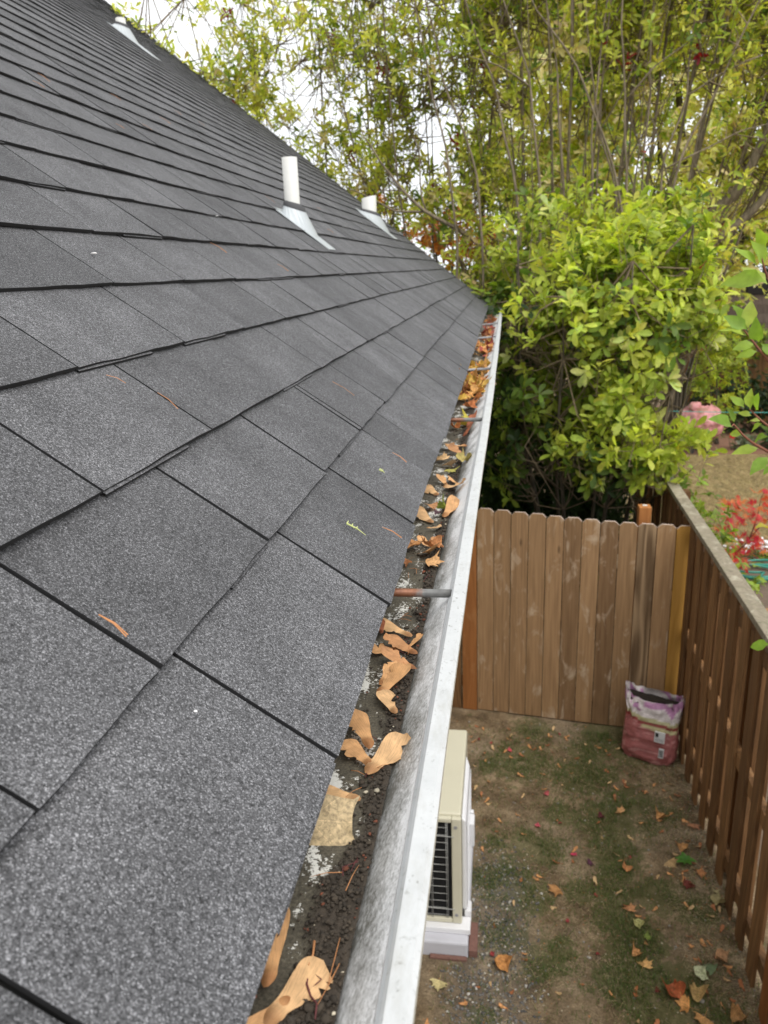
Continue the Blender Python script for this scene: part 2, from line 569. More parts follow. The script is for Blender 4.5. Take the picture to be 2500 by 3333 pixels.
g0 = sheet('ground', -120, 120, -120, 160, 2, 2, GZ - 0.03, 0, M['ground'], lambda x, y: np.zeros((len(x), 3)))
yard = sheet('yard_soil', -0.45, 1.75, -1.0, 9.0, 90, 380, GZ - 0.004, 0.012, M['ground'],
             lambda x, y: np.stack([grass_mask(x, y), gravel_mask(x, y), 0 * x], -1))
lawn = sheet('lawn', 1.75, 40, 9.75, 15.4, 2, 2, GZ - 0.01, 0, M['lawn'])
M['mulch'] = m_plain('bark_mulch', (0.20, 0.10, 0.06), 0.95, var=0.6, scale=40, bump=0.8)
mul = sheet('mulch_bed', 1.75, 40, 15.4, 21.0, 2, 2, GZ - 0.006, 0, M['mulch'])
M['bedsoil'] = m_plain('bed_soil', (0.13, 0.095, 0.065), 0.95, var=0.5, scale=25, bump=0.8)
bed = sheet('flower_bed', 1.75, 12, 1.0, 9.75, 2, 2, GZ - 0.006, 0, M['bedsoil'])

# ------------------------------------------------------------------ house: walls, roof deck, shingles
house = thing('house', 'house with dark grey shingle roof, white gutter and three roof vents', 'house')


def k_rake(k):
    return 8.33 + 0.064 * k


KMAX = 50
ridge = UP * (KMAX * EXP)
wl_ = MB()
wl_.box(-11.2, -0.45, -6.0, 8.2, GZ - 0.05, -0.36)
wall = wl_.obj('wall', M['siding'], house)
gm = MB()                                       # gable end above the wall, set back from the rake
gm.v = [(-0.45, 8.2, -0.36), (-5.67, 11.2, 4.1), (-11.0, 8.2, -0.36), (-0.45, 8.1, -0.36), (-5.67, 11.1, 4.1), (-11.0, 8.1, -0.36)]
gm.f = [(0, 2, 1), (3, 4, 5), (0, 1, 4, 3), (1, 2, 5, 4)]
gm.mi = [0] * 4
gm.obj('gable_wall', M['siding'], house)

dk = MB()
p0 = lambda s, y, o: UP * s + NR * (o + ROFF) + Vector((0, y, 0))
dk.quadbox([p0(0.012, -6.0, -0.05), p0(0.012, 8.28, -0.05), p0(KMAX * EXP, k_rake(KMAX) - 0.05, -0.05), p0(KMAX * EXP, -6.0, -0.05),
            p0(0.012, -6.0, 0.0), p0(0.012, 8.28, 0.0), p0(KMAX * EXP, k_rake(KMAX) - 0.05, 0.0), p0(KMAX * EXP, -6.0, 0.0)])
roof = dk.obj('roof', M['deck'], house)
fz = MB()
fz.box(-0.060, -0.034, -6.0, 8.25, -0.17, -0.035)
fz.obj('fascia', M['gutter'], house)
sf = MB()
sf.box(-0.45, -0.061, -6.0, 8.25, -0.17, -0.15)
sf.obj('soffit', M['gutter'], house)


def s_edge(y):                                  # the lowest course overhangs the gutter unevenly
    return -EXP * float(np.interp(y, [0.3, 0.5, 0.8, 1.35, 1.95, 3.0, 4.6, 8.0], [0.02, 0.022, 0.04, 0.05, 0.085, 0.085, 0.05, 0.10]))


def tab_mesh(width, seed, clip=0.0):
    """one asphalt tab: local x along the eave, y up the slope, z off the deck; clip slants its far end"""
    r = random.Random(seed)
    n = 7
    w = width - 0.0044
    L = EXP + 0.018
    T = 0.0058
    v, f, mi = [], [], []
    ph_ = r.uniform(0, 6)
    wav = r.uniform(0.0004, 0.0015)
    for i in range(n):
        x = w * i / (n - 1) + 0.0022
        dy = r.uniform(-0.0011, 0.0011)
        dz = wav * math.sin(ph_ + x * 17)
        zt = 0.0120 + dz
        cx = x
        v += [(cx, dy, zt - T), (cx, dy, zt), (cx + (clip if i == n - 1 else 0), L, 0.0040)]
    for i in range(n - 1):
        a, b = 3 * i, 3 * i + 3
        f += [(a + 1, b + 1, b + 2, a + 2), (a, b, b + 1, a + 1)]
        mi += [0, 1]
    e = len(v)
    v += [(v[0][0], L, 0.0015), (v[3 * (n - 1) + 2][0], L, 0.0015)]
    f += [(0, 1, 2, e), (3 * (n - 1), e + 1, 3 * (n - 1) + 2, 3 * (n - 1) + 1)]
    mi += [1, 1]
    if seed % 3 == 0:                                  # the second layer shows as a step below part of the edge
        fr = r.uniform(0.3, 0.85)
        xa, xb = (0.0022, 0.0022 + w * fr) if r.random() < 0.5 else (0.0022 + w * (1 - fr), 0.0022 + w)
        yo = -r.uniform(0.0022, 0.0042)
        b = len(v)
        v += [(xa, yo, 0.0052), (xb, yo, 0.0052), (xb, yo, 0.0086), (xa, yo, 0.0086), (xb, 0.004, 0.0084), (xa, 0.004, 0.0084)]
        f += [(b, b + 1, b + 2, b + 3), (b + 3, b + 2, b + 4, b + 5)]
        mi += [1, 0]
    return v, f, mi


def tab_data(width, seed, clip=0.0):
    v, f, mi = tab_mesh(width, seed, clip)
    me = bpy.data.meshes.new('shingle')
    me.from_pydata(v, [], f)
    me.materials.append(M['shingle'])
    me.materials.append(M['asphalt'])
    me.polygons.foreach_set('material_index', mi)
    me.update()
    return me


std_tabs = [tab_data(TAB, i) for i in range(12)]
known = {0: [0.233, 0.495, 0.78, 1.06, 1.34, 1.507, 1.68], 1: [0.309, 0.466, 0.737, 1.023, 1.303, 1.322], 2: [0.335, 0.622, 0.897, 1.237, 1.52], 3: [0.245, 0.53, 0.81, 1.117, 1.405], 4: [0.295, 0.58, 0.865, 1.15, 1.425]}
tabs = []
for k in range(KMAX):
    r = random.Random(100 + k)
    if k in known:
        seams = list(known[k])
    else:
        seams = [0.3 + (0.5 * (k % 2)) * TAB + r.uniform(-0.035, 0.035)]
    while seams[0] > -0.7:
        seams.insert(0, seams[0] - TAB)
    end = k_rake(k)
    cnt = 0
    while seams[-1] < end - 0.02:
        cnt += 1
        st = TAB + (r.uniform(-0.003, 0.003))
        if cnt % 3 == 0 and r.random() < 0.12:
            st = TAB * r.uniform(0.45, 0.8)
        seams.append(seams[-1] + st)
    strip_ds, strip_dz = 0.0, 0.0
    ph3 = r.randrange(3)
    for i in range(len(seams) - 1):
        y0, y1 = seams[i], seams[i + 1]
        last = y1 > end
        if last:
            y1 = end + 0.02
        if y1 - y0 < 0.012:
            continue
        if (i + ph3) % 3 == 0:
            strip_ds = r.uniform(-0.0028, 0.0028)
            strip_dz = r.uniform(0.0, 0.0022)
        s0 = k * EXP + strip_ds + (s_edge(0.5 * (y0 + y1)) if k == 0 else 0.0)
        tabs.append((k, y0, y1, s0, strip_dz, last))


def cam_area(k, y0, y1):
    p = UP * ((k + 0.5) * EXP) + Vector((0, 0.5 * (y0 + y1), 0)) - CAM
    q = [sum(R_[i][j] * p[j] for j in range(3)) for i in range(3)]
    if q[2] < 0.05:
        return 0
    u, v = 2503 * q[0] / q[2], 2503 * q[1] / q[2]
    if abs(u) > 1250 + 260 / q[2] or abs(v) > 1667 + 260 / q[2]:
        return 0
    return abs(p.normalized().dot(NR)) / p.length_squared


tabs.sort(key=lambda t: -cam_area(*t[:3]))
fv, ff, fm = [], [], []
nsing = 0
for i, (k, y0, y1, s0, dz, last) in enumerate(tabs):
    w = y1 - y0
    base = UP * s0 + NR * (dz + ROFF) + Vector((0, y0, 0))
    mw = Matrix(((0, UP.x, NR.x, base.x), (1, 0, 0, base.y), (0, UP.z, NR.z, base.z), (0, 0, 0, 1)))
    if nsing < 300 and cam_area(k, y0, y1) > 0:
        nsing += 1
        if abs(w - TAB) < 0.012:
            me = std_tabs[(i * 7) % 12]
        else:
            me = tab_data(w, i, 0.009 if last else 0)
        o = link('shingle', me, roof, mw=mw)
        if me in std_tabs:
            o.scale = (w / TAB, 1, 1) if abs(w - TAB) > 1e-6 else (1, 1, 1)
            o.matrix_basis = mw @ Matrix.Diagonal((w / TAB, 1, 1, 1))
    else:
        v, f, mi = tab_mesh(w, i, 0.009 if last else 0)
        b = len(fv)
        fv += [tuple(mw @ Vector(p)) for p in v]
        ff += [tuple(b + j for j in q) for q in f]
        fm += mi
me = bpy.data.meshes.new('shingle_courses')
me.from_pydata(fv, [], ff)
me.materials.append(M['shingle'])
me.materials.append(M['asphalt'])
me.polygons.foreach_set('material_index', fm)
me.update()
tag(link('shingle_courses', me, roof), kind='stuff')
o2 = MB()                                       # far slope and ridge
rz = UP * (KMAX * EXP)
o2.quadbox([(rz.x, -6, rz.z - 0.05), (rz.x, k_rake(KMAX), rz.z - 0.05), (rz.x * 2, 8.3, -0.05), (rz.x * 2, -6, -0.05),
            (rz.x, -6, rz.z + 0.012), (rz.x, k_rake(KMAX), rz.z + 0.012), (rz.x * 2, 8.3, 0.012), (rz.x * 2, -6, 0.012)])
o2.obj('back_slope', M['shingle'], roof)

# ------------------------------------------------------------------ gutter
GY = [-3.0, -0.6, 0.29, 0.5, 0.85, 1.21, 1.75, 2.27, 3.0, 4.04, 5.3, 6.65, 7.3, 8.3]
GXO = [0.086, 0.086, 0.086, 0.087, 0.090, 0.093, 0.100, 0.106, 0.111, 0.120, 0.128, 0.136, 0.136, 0.137]


def g_off(y):
    return float(np.interp(y, GY, GXO)) - 0.086


def g_fall(y):
    return -0.0042 * y


# profile (x, z): outside bottom round the front lip, then down the inside
prof = [(-0.033, -0.088), (0.040, -0.088), (0.050, -0.060), (0.072, -0.046), (0.083, -0.030), (0.0868, -0.0215), (0.0872, -0.0105), (0.0840, -0.0080), (0.0725, -0.0080), (0.0700, -0.0105), (0.0700, -0.0200), (0.0660, -0.0225), (0.0640, -0.030), (0.034, -0.0650), (0.033, -0.0850), (-0.031, -0.0850), (-0.031, -0.020), (-0.033, -0.020)]
pm = [1, 1, 1, 1, 2, 2, 0, 0, 0, 0, 1, 3, 3, 3, 3, 3, 1, 1]
ys = [-3, -1.5] + list(np.arange(-0.6, 2.6, 0.05)) + list(np.arange(2.65, 8.0, 0.16)) + [8.1]
gv, gf, gmi = [], [], []
for y in ys:
    for (x, z) in prof:
        wob = 0.0009 * mnoise.noise(Vector((y * 2.7, x * 40, 0))) + (0.0018 * mnoise.noise(Vector((y * 1.3, 3, 0))) if y > 1.5 else 0)
        a = max(0.0, (x + 0.033) / 0.12)
        gv.append((x + (g_off(y) + wob) * a, y, z + g_fall(y) + 0.5 * wob))
n = len(prof)
for i in range(len(ys) - 1):
    for j in range(n):
        k = (j + 1) % n
        gf.append((i * n + j, i * n + k, (i + 1) * n + k, (i + 1) * n + j))
        gmi.append(pm[j])
gf.append(tuple(range(n - 1, -1, -1)))
gmi.append(1)
me = bpy.data.meshes.new('gutter')
me.from_pydata(gv, [], gf)
for m in (M['gutter'], M['gutter'], M['gutter_edge'], M['gutter_in']):
    me.materials.append(m)
me.polygons.foreach_set('material_index', gmi)
me.update()
gutter = link('gutter', me, house)
gutter['label'] = 'white metal gutter with stained inside'
ec = MB()
f8 = g_fall(8.1)
ec.quadbox([(-0.033, 8.1, -0.088 + f8), (0.045 + g_off(8.1), 8.1, -0.088 + f8), (0.045 + g_off(8.1), 8.105, -0.088 + f8), (-0.033, 8.105, -0.088 + f8),
            (-0.033, 8.1, -0.004 + f8), (0.088 + g_off(8.1), 8.1, -0.004 + f8), (0.088 + g_off(8.1), 8.105, -0.004 + f8), (-0.033, 8.105, -0.004 + f8)])
ec.obj('end_cap', M['gutter'], gutter)


def m_rusty():
    s = NT('rusty_tube')
    p = s.pos()
    rust = s.mix(s.noise(p, 150, 4), (0.10, 0.032, 0.016), (0.30, 0.125, 0.06))
    x = s.n('SeparateXYZ', {0: p}).outputs[0]
    steel = s.mix(s.noise(p, 90, 4), (0.06, 0.06, 0.06), (0.26, 0.26, 0.25))
    f = s.ramp(s.math('ADD', s.math('MULTIPLY', s.noise(p, 80, 4), 0.6), s.math('MULTIPLY', x, 12.0)), [(0.62, 0.0), (0.80, 1.0)])
    c = s.mix(f, rust, steel)
    s.set(Base_Color=c, Roughness=0.5, Metallic=0.25)
    s.bump(s.noise(p, 200, 4), 0.4, 0.001)
    return s.m


M['rusty'] = m_rusty()
M['greytube'] = m_plain('grey_metal_tube', (0.34, 0.34, 0.35), 0.45, metal=0.3, var=0.35, scale=70)
for i, (y, skew) in enumerate([(0.862, 0.0), (2.01, 0.0), (3.12, -0.06), (4.66, -0.12), (5.83, -0.14)]):
    t = MB()
    xo = 0.071 + g_off(y)
    zz = -0.0195 + g_fall(y)
    t.tube([(-0.033, y + skew, zz), (-0.02, y + skew * 0.8, zz), (xo, y, zz)], 0.0052, 12)
    o = t.obj('hanger', M['rusty'] if i < 2 else M['greytube'], gutter, smooth=True)
    o['label'] = 'rusty round gutter hanger tube' if i < 2 else 'grey round gutter hanger tube'

# silt lying in the gutter
ysl = list(np.arange(-0.3, 2.6, 0.0042)) + list(np.arange(2.6, 8.05, 0.02))
xsl = np.linspace(-0.030, 0.0372, 26)


def soil_f(x, y):
    e = 0.0245 + 0.008 * mnoise.noise(Vector((y * 9, 0, 1))) + 0.008 * mnoise.noise(Vector((y * 31, 0, 2))) - (0.018 if y < 0.43 else 0.018 * math.exp(-((y - 0.43) / 0.03) ** 2))
    e += -0.014 * max(0, mnoise.noise(Vector((y * 4.1, 7, 2))))
    return 1 / (1 + math.exp(-(x - e) / 0.0016))


sv, stt = [], []
for y in ysl:
    for x in xsl:
        so = soil_f(x, y)
        cl = abs(mnoise.noise(Vector((x * 130, y * 130, 0)))) * 0.0065 + abs(mnoise.noise(Vector((x * 320, y * 320, 9)))) * 0.003
        h = -0.0605 + 0.0005 * mnoise.noise(Vector((x * 60, y * 60, 4))) + so * (0.0012 + cl) + 0.0018 * mnoise.noise(Vector((0, y * 5, 3)))
        sv.append((x + g_off(y) * max(0, (x + 0.033) / 0.12), y, h + g_fall(y)))
        stt.append(so)
idx = np.arange(len(sv)).reshape(len(ysl), len(xsl))
sfc = np.stack([idx[:-1, :-1], idx[:-1, 1:], idx[1:, 1:], idx[1:, :-1]], -1).reshape(-1, 4)
silt = link('dirt', mesh_np('dirt', sv, sfc, M['silt'], np.repeat(np.array(stt)[:, None], 3, 1), smooth=True))
tag(silt, 'dark silt and soil lying along the bottom of the white gutter', 'dirt', kind='stuff')


def silt_z(x, y):
    return -0.0595 + g_fall(y) + 0.0035 * soil_f(x, y)


# crumbs of soil
def lumps(name, pts, sizes, cols, mat, seed=1, squash=0.75):
    r = np.random.default_rng(seed)
    t = (1 + 5 ** 0.5) / 2
    iv = np.array([(-1, t, 0), (1, t, 0), (-1, -t, 0), (1, -t, 0), (0, -1, t), (0, 1, t), (0, -1, -t), (0, 1, -t), (t, 0, -1), (t, 0, 1), (-t, 0, -1), (-t, 0, 1)], float) / 1.9
    fi = np.array([(0, 11, 5), (0, 5, 1), (0, 1, 7), (0, 7, 10), (0, 10, 11), (1, 5, 9), (5, 11, 4), (11, 10, 2), (10, 7, 6), (7, 1, 8), (3, 9, 4), (3, 4, 2), (3, 2, 6), (3, 6, 8), (3, 8, 9), (4, 9, 5), (2, 4, 11), (6, 2, 10), (8, 6, 7), (9, 8, 1)])
    n_ = len(pts)
    jit = r.uniform(0.65, 1.25, (n_, 12, 1))
    an = r.uniform(0, 6.28, n_)
    ca, sa = np.cos(an)[:, None], np.sin(an)[:, None]
    v = iv[None] * jit * np.array(sizes)[:, None, None] * r.uniform(0.7, 1.3, (n_, 1, 3))
    v[..., 2] *= squash
    x = v[..., 0] * ca - v[..., 1] * sa
    y = v[..., 0] * sa + v[..., 1] * ca
    v = np.stack([x, y, v[..., 2]], -1) + np.array(pts)[:, None]
    f = (fi[None] + (np.arange(n_) * 12)[:, None, None]).reshape(-1, 3)
    return mesh_np(name, v.reshape(-1, 3), f, mat, np.repeat(np.array(cols), 12, 0), smooth=False)


def m_tint(name, rough=0.9):
    s = NT(name)
    s.set(Base_Color=s.mix(1.0, s.n('VertexColor', layer_name='tint').outputs['Color'], s.ramp(s.noise(s.pos(), 200, 3), [(0.3, 0.75), (0.7, 1.25)]), 'MULTIPLY'), Roughness=rough)
    return s.m


M['tint'] = m_tint('crumb_colours')
pts, szs, cls = [], [], []
while len(pts) < 5200:
    y = rnd.uniform(0.28, 2.4) if rnd.random() < 0.85 else rnd.uniform(2.4, 7.9)
    x = rnd.uniform(-0.028, 0.0365)
    if rnd.random() > soil_f(x, y) * 0.95 + 0.03:
        continue
    s_ = rnd.uniform(0.0006, 0.0019) * (1.9 if rnd.random() < 0.10 else 1)
    pts.append((x + g_off(y) * (x + 0.033) / 0.12, y, silt_z(x, y) + s_ * 0.3))
    szs.append(s_)
    q = rnd.random()
    b = rnd.uniform(0.6, 1.3)
    cls.append((0.045 * b, 0.034 * b, 0.023 * b) if q < 0.95 else ((0.16 * b, 0.05 * b, 0.025 * b) if q < 0.985 else (0.45 * b, 0.40 * b, 0.30 * b)))
cr_ = tag(link('soil_crumbs', lumps('soil_crumbs', pts, szs, cls, M['tint'], 3, 0.5)), 'loose black soil crumbs scattered along the gutter bottom', 'soil', kind='stuff')

# ------------------------------------------------------------------ roof vents
M['pvc'] = m_plain('white_pvc', (0.60, 0.60, 0.57), 0.5, var=0.10, scale=40)
M['galv'] = m_plain('galvanised_flashing', (0.43, 0.46, 0.475), 0.45, metal=0.15, var=0.06, scale=30)
M['rubber'] = m_plain('black_rubber', (0.055, 0.055, 0.058), 0.7)


def vent(y, x, ztop, r, kl, fw, label, slant=0.0, base_lift=0.0):
    zr = -x * ST / CT
    pv = MB()
    seg = 20
    for zz, rr in ((zr - 0.05, r), (ztop, r), (ztop, r * 0.86), (ztop - 0.05, r * 0.86)):
        for j in range(seg):
            a = 2 * math.pi * j / seg
            pv.v.append((x + rr * math.cos(a), y + rr * math.sin(a), zz + (slant * math.cos(a) if zz > zr else 0)))
    for i in range(3):
        for j in range(seg):
            k = (j + 1) % seg
            pv.f.append((i * seg + j, i * seg + k, (i + 1) * seg + k, (i + 1) * seg + j))
            pv.mi.append(0)
    pv.f.append(tuple(3 * seg + j for j in range(seg)))
    pv.mi.append(1)
    o = pv.obj('vent_pipe', [M['pvc'], M['rubber']], house)
    for p in o.data.polygons:
        p.use_smooth = True
    o['label'] = label
    # flange sheet on the shingles with a raised sloping cone
    kc = zr / (ST * EXP)
    s_hi, s_lo = (kc + 0.55) * EXP, kl * EXP
    fl = MB()
    q = lambda s_, yy, oo: UP * s_ + NR * (oo + ROFF) + Vector((0, yy, 0))
    fl.quadbox([q(s_lo, y - fw, 0.0125), q(s_lo, y + fw * 0.3, 0.0125), q(s_hi, y + fw, 0.012), q(s_hi, y - fw, 0.012),
                q(s_lo, y - fw, 0.0145), q(s_lo, y + fw * 0.3, 0.0145), q(s_hi, y + fw, 0.014), q(s_hi, y - fw, 0.014)])
    b = len(fl.v)
    for j in range(seg):
        a = 2 * math.pi * j / seg
        fl.v.append(tuple(q(kc * EXP - 0.035 + 2.9 * r * math.cos(a), y + fw * 0.86 * math.sin(a), 0.0142)))
    for j in range(seg):
        a = 2 * math.pi * j / seg
        fl.v.append((x + 0.008 - 1.45 * r * math.cos(a), y + 1.45 * r * math.sin(a), zr + 0.045 + base_lift + 0.5 * r * math.cos(a)))
    for j in range(seg):
        k = (j + 1) % seg
        fl.f.append((b + j, b + seg + j, b + seg + k, b + k))
        fl.mi.append(0)
    fl.obj('flashing', M['galv'], o, smooth=False)
    bt = MB()
    for zz, rr in ((zr + 0.045 + base_lift, 1.47), (zr + 0.062 + base_lift, 1.40), (zr + 0.072 + base_lift, 1.03)):
        for j in range(seg):
            a = 2 * math.pi * j / seg
            bt.v.append((x + 0.008 * (rr > 1.2) - rr * r * math.cos(a), y + rr * r * math.sin(a), zz + (0.5 * r * math.cos(a) if rr > 1.2 else 0.3 * r * math.cos(a))))
    for i in range(2):
        for j in range(seg):
            k = (j + 1) % seg
            bt.f.append((i * seg + j, (i + 1) * seg + j, (i + 1) * seg + k, i * seg + k))
            bt.mi.append(0)
    bt.obj('rubber_boot', M['rubber'], o, smooth=True)
    return o


vent(3.40, -0.745, 0.818, 0.032, 5.1, 0.105, 'tall white plastic vent pipe')
vent(7.30, -1.045, 0.985, 0.066, 7.1, 0.20, 'wide short white vent pipe near the roof edge', slant=0.012)
vent(7.20, -3.13, 2.515, 0.042, 24.9, 0.15, 'small capped vent high on the roof')

# ------------------------------------------------------------------ gate and side fence
gate = thing('wooden_fence', 'brown cedar fence panel of dog-eared boards closing off the side yard', 'fence', (0.7, 5.8, GZ))


def gate_y(x):
    return 5.868 - 0.150 * x


def dogear(w, h, t, ear, zb):
    m = MB()
    pf = [(0, 0), (w, 0), (w, h - ear), (w - ear, h), (ear, h), (0, h - ear)]
    m.v = [(x, 0, z + zb) for x, z in pf] + [(x, t, z + zb) for x, z in pf]
    k = len(pf)
    m.f = [tuple(range(k)), tuple(range(2 * k - 1, k - 1, -1))]
    m.mi = [0, 0]
    for i in range(k):
        j = (i + 1) % k
        m.f.append((j, i, k + i, k + j))
        m.mi.append(1 if i in (2, 3, 4) else 0)
    return m


ga = math.atan(-0.150)
edges = [-0.05 + 0.1345 * i for i in range(13)]
tops = [-1.470, -1.478, -1.486, -1.492, -1.503, -1.508, -1.516, -1.522, -1.526, -1.527, -1.524, -1.527]
for i in range(12):
    w = 0.1345 - 0.004 if i < 11 else 0.112
    top = tops[i] - 0.004
    x = edges[i] + 0.002
    mt = M['yellow'] if i == 11 else (M['arched'] if i == 9 else M['gate'])
    b = dogear(w, top - (GZ + 0.01), 0.018, 0.027, GZ + 0.01)
    o = b.obj('board', [mt, M['cut']], gate)
    o.matrix_basis = Matrix.Translation((x, gate_y(x) + rnd.uniform(-0.003, 0.003), 0)) @ Matrix.Rotation(ga, 4, 'Z')
    if i == 11:
        o['label'] = 'new yellow board'
    if i == 9:
        o['label'] = 'board with bold arched grain'
for (x, w, mt, top, lab) in ((-0.175, 0.121, M['orange'], -1.40, 'fresh orange end board'), (-0.32, 0.13, M['fence'], -1.40, 'dark board beside the house wall')):
    b = dogear(w, top - GZ, 0.018, 0.02, GZ)
    o = b.obj('board', [mt, mt], gate)
    o['label'] = lab
    o.matrix_basis = Matrix.Translation((x, gate_y(x) - 0.006, 0)) @ Matrix.Rotation(ga, 4, 'Z')
for z in (-1.75, -2.35, -3.05):
    m = MB()
    m.box(0, 1.86, 0.022, 0.06, z - 0.045, z + 0.045)
    o = m.obj('rail', M['gate'], gate)
    o.matrix_basis = Matrix.Translation((-0.32, gate_y(-0.32), 0)) @ Matrix.Rotation(ga, 4, 'Z')
m = MB()
m.box(1.190, 1.283, 5.86, 5.953, GZ, -1.455)
po = m.obj('post', M['orange'], gate, bevel=0.006)
po['label'] = 'orange post standing above the boards'
m = MB()
m.box(1.222, 1.256, 5.895, 5.925, -1.4545, -1.4515)
m.obj('staple_tag', M['pvc'], po)

fence = thing('side_fence', 'dark brown board-on-board fence with grey weathered cap rail along the yard', 'fence', (1.5, 4.5, GZ))


def fx(y):
    return 1.435 + 0.030 * (y - 3.5)


fa = -math.atan(0.030)
front = [1.55, 1.80, 2.05, 2.30, 2.55, 2.80, 3.06, 3.18, 3.43, 3.66, 3.90, 4.14, 4.39, 4.64, 4.88, 5.12, 5.36, 5.60, 5.84, 6.08, 6.32, 6.56, 6.80, 7.04, 7.28, 7.52, 7.76, 8.0, 8.24, 8.48]
fence_boards = []
for i, y in enumerate(front):
    m = MB()
    w = 0.108
    m.box(0.012, 0.031, 0, w, GZ - 0.02, -1.492)
    o = m.obj('board', M['orange'] if i == 7 else M['fence'], fence)
    o.matrix_basis = Matrix.Translation((fx(y), y - w, 0)) @ Matrix.Rotation(fa + rnd.uniform(-0.02, 0.02), 4, 'Z')
    if i == 7:
        o['label'] = 'fresh orange board'
    m = MB()
    m.box(0.072, 0.090, 0.118, 0.118 + w, GZ - 0.02, -1.492)
    o = m.obj('board', M['fence'], fence)
    o.matrix_basis = Matrix.Translation((fx(y), y - w, 0)) @ Matrix.Rotation(fa + rnd.uniform(-0.02, 0.02), 4, 'Z')
for z in (-1.62, -2.4, -3.12):
    m = MB()
    m.box(0.033, 0.070, 0, 7.1, z - 0.045, z + 0.045)
    o = m.obj('rail', M['fence'], fence)
    o.matrix_basis = Matrix.Translation((fx(1.5), 1.5, 0)) @ Matrix.Rotation(fa, 4, 'Z')
for y0, y1 in ((1.4, 3.7), (3.703, 6.1), (6.103, 8.6)):
    m = MB()
    m.box(0, 0.092, 0, y1 - y0, -1.490, -1.450)
    o = m.obj('cap_rail', M['caprail'], fence, bevel=0.004)
    o.matrix_basis = Matrix.Translation((fx(y0), y0, 0)) @ Matrix.Rotation(fa, 4, 'Z')
for y in (1.7, 4.05, 6.45, 8.5):
    m = MB()
    m.box(fx(y) + 0.093, fx(y) + 0.18, y, y + 0.088, GZ - 0.02, -1.50)
    m.obj('post', M['fence'], fence)

# ------------------------------------------------------------------ foliage engine
def leaf_tpl(kind, fine=True):
    """leaf of length 1 along x, blade in xy, upper side +z"""
    if kind == 'obovate':
        st = [(0.0, 0.012), (0.10, 0.03), (0.32, 0.13), (0.62, 0.205), (0.85, 0.15), (1.0, 0.0)]
    elif kind == 'ovate':
        st = [(0.0, 0.012), (0.10, 0.05), (0.28, 0.225), (0.52, 0.25), (0.80, 0.12), (1.0, 0.0)]
    else:
        st = [(0.0, 0.01), (0.15, 0.05), (0.40, 0.11), (0.70, 0.10), (0.90, 0.05), (1.0, 0.0)]
    if not fine:
        st = [st[0], st[2], st[4], st[5]] if kind != 'ovate' else [st[0], st[2], st[3], st[5]]
    v, f = [], []
    for t, w in st:
        z = 0.10 * t - 0.20 * t * t
        if w == 0.0:
            v.append((t, 0, z))
        else:
            v += [(t, w, z + 0.30 * w), (t, 0, z), (t, -w, z + 0.30 * w)]
    for i in range(len(st) - 2):
        a, b = 3 * i, 3 * i + 3
        f += [(a, a + 1, b + 1), (a, b + 1, b), (a + 1, a + 2, b + 2), (a + 1, b + 2, b + 1)]
    a = 3 * (len(st) - 2)
    e = len(v) - 1
    f += [(a, a + 1, e), (a + 1, a + 2, e)]
    return np.array(v, float), np.array(f, int)


TPL = {(k, q): leaf_tpl(k, q) for k in ('obovate', 'ovate', 'lance') for q in (True, False)}


def unit(a):
    return a / np.maximum(np.linalg.norm(a, axis=-1, keepdims=True), 1e-9)


def blades(tpl, pos, d, nrm, size):
    v, f = tpl
    d = unit(d)
    b = unit(np.cross(nrm, d))
    n = np.cross(d, b)
    V = pos[:, None] + size[:, None, None] * (v[None, :, 0:1] * d[:, None] + v[None, :, 1:2] * b[:, None] + v[None, :, 2:3] * n[:, None])
    F = f[None] + (np.arange(len(pos)) * len(v))[:, None, None]
    return V.reshape(-1, 3), F.reshape(-1, 3), len(v)


def vnoise(p, sc, ph):
    q = p * sc + ph
    return (np.sin(q[:, 0] * 1.7 + 1.3 * np.sin(q[:, 1] * 1.1 + ph)) + np.sin(q[:, 1] * 1.9 + 1.2 * np.sin(q[:, 2] * 1.3)) + np.sin(q[:, 2] * 1.6 + 1.4 * np.sin(q[:, 0] * 0.9 + 2 * ph))) / 3


def whorls(rg, ells, N, gap=-0.35, gsc=3.0, up=0.55, shell=0.5):
    """twig tips spread through a few ellipsoids, with gaps"""
    w = np.array([e[2] if len(e) > 2 else 1.0 for e in ells], float) * np.array([np.prod(e[1]) ** 0.66 for e in ells])
    w /= w.sum()
    P, A = [], []
    for e, c in zip(ells, rg.multinomial(int(N * 1.7), w)):
        u = unit(rg.normal(size=(c, 3)))
        r = rg.uniform(shell ** 3, 1, c) ** (1 / 3)
        P.append(np.array(e[0]) + u * r[:, None] * np.array(e[1]) * (1 + 0.16 * rg.normal(size=(c, 1))))
        A.append(unit(u / np.array(e[1]) * min(e[1]) + np.array([0, 0, up]) + 0.45 * rg.normal(size=(c, 3))))
    P, A = np.concatenate(P), np.concatenate(A)
    keep = vnoise(P, gsc, 1.3) > gap
    P, A = P[keep], A[keep]
    o = rg.permutation(len(P))[:N]
    return P[o], A[o]


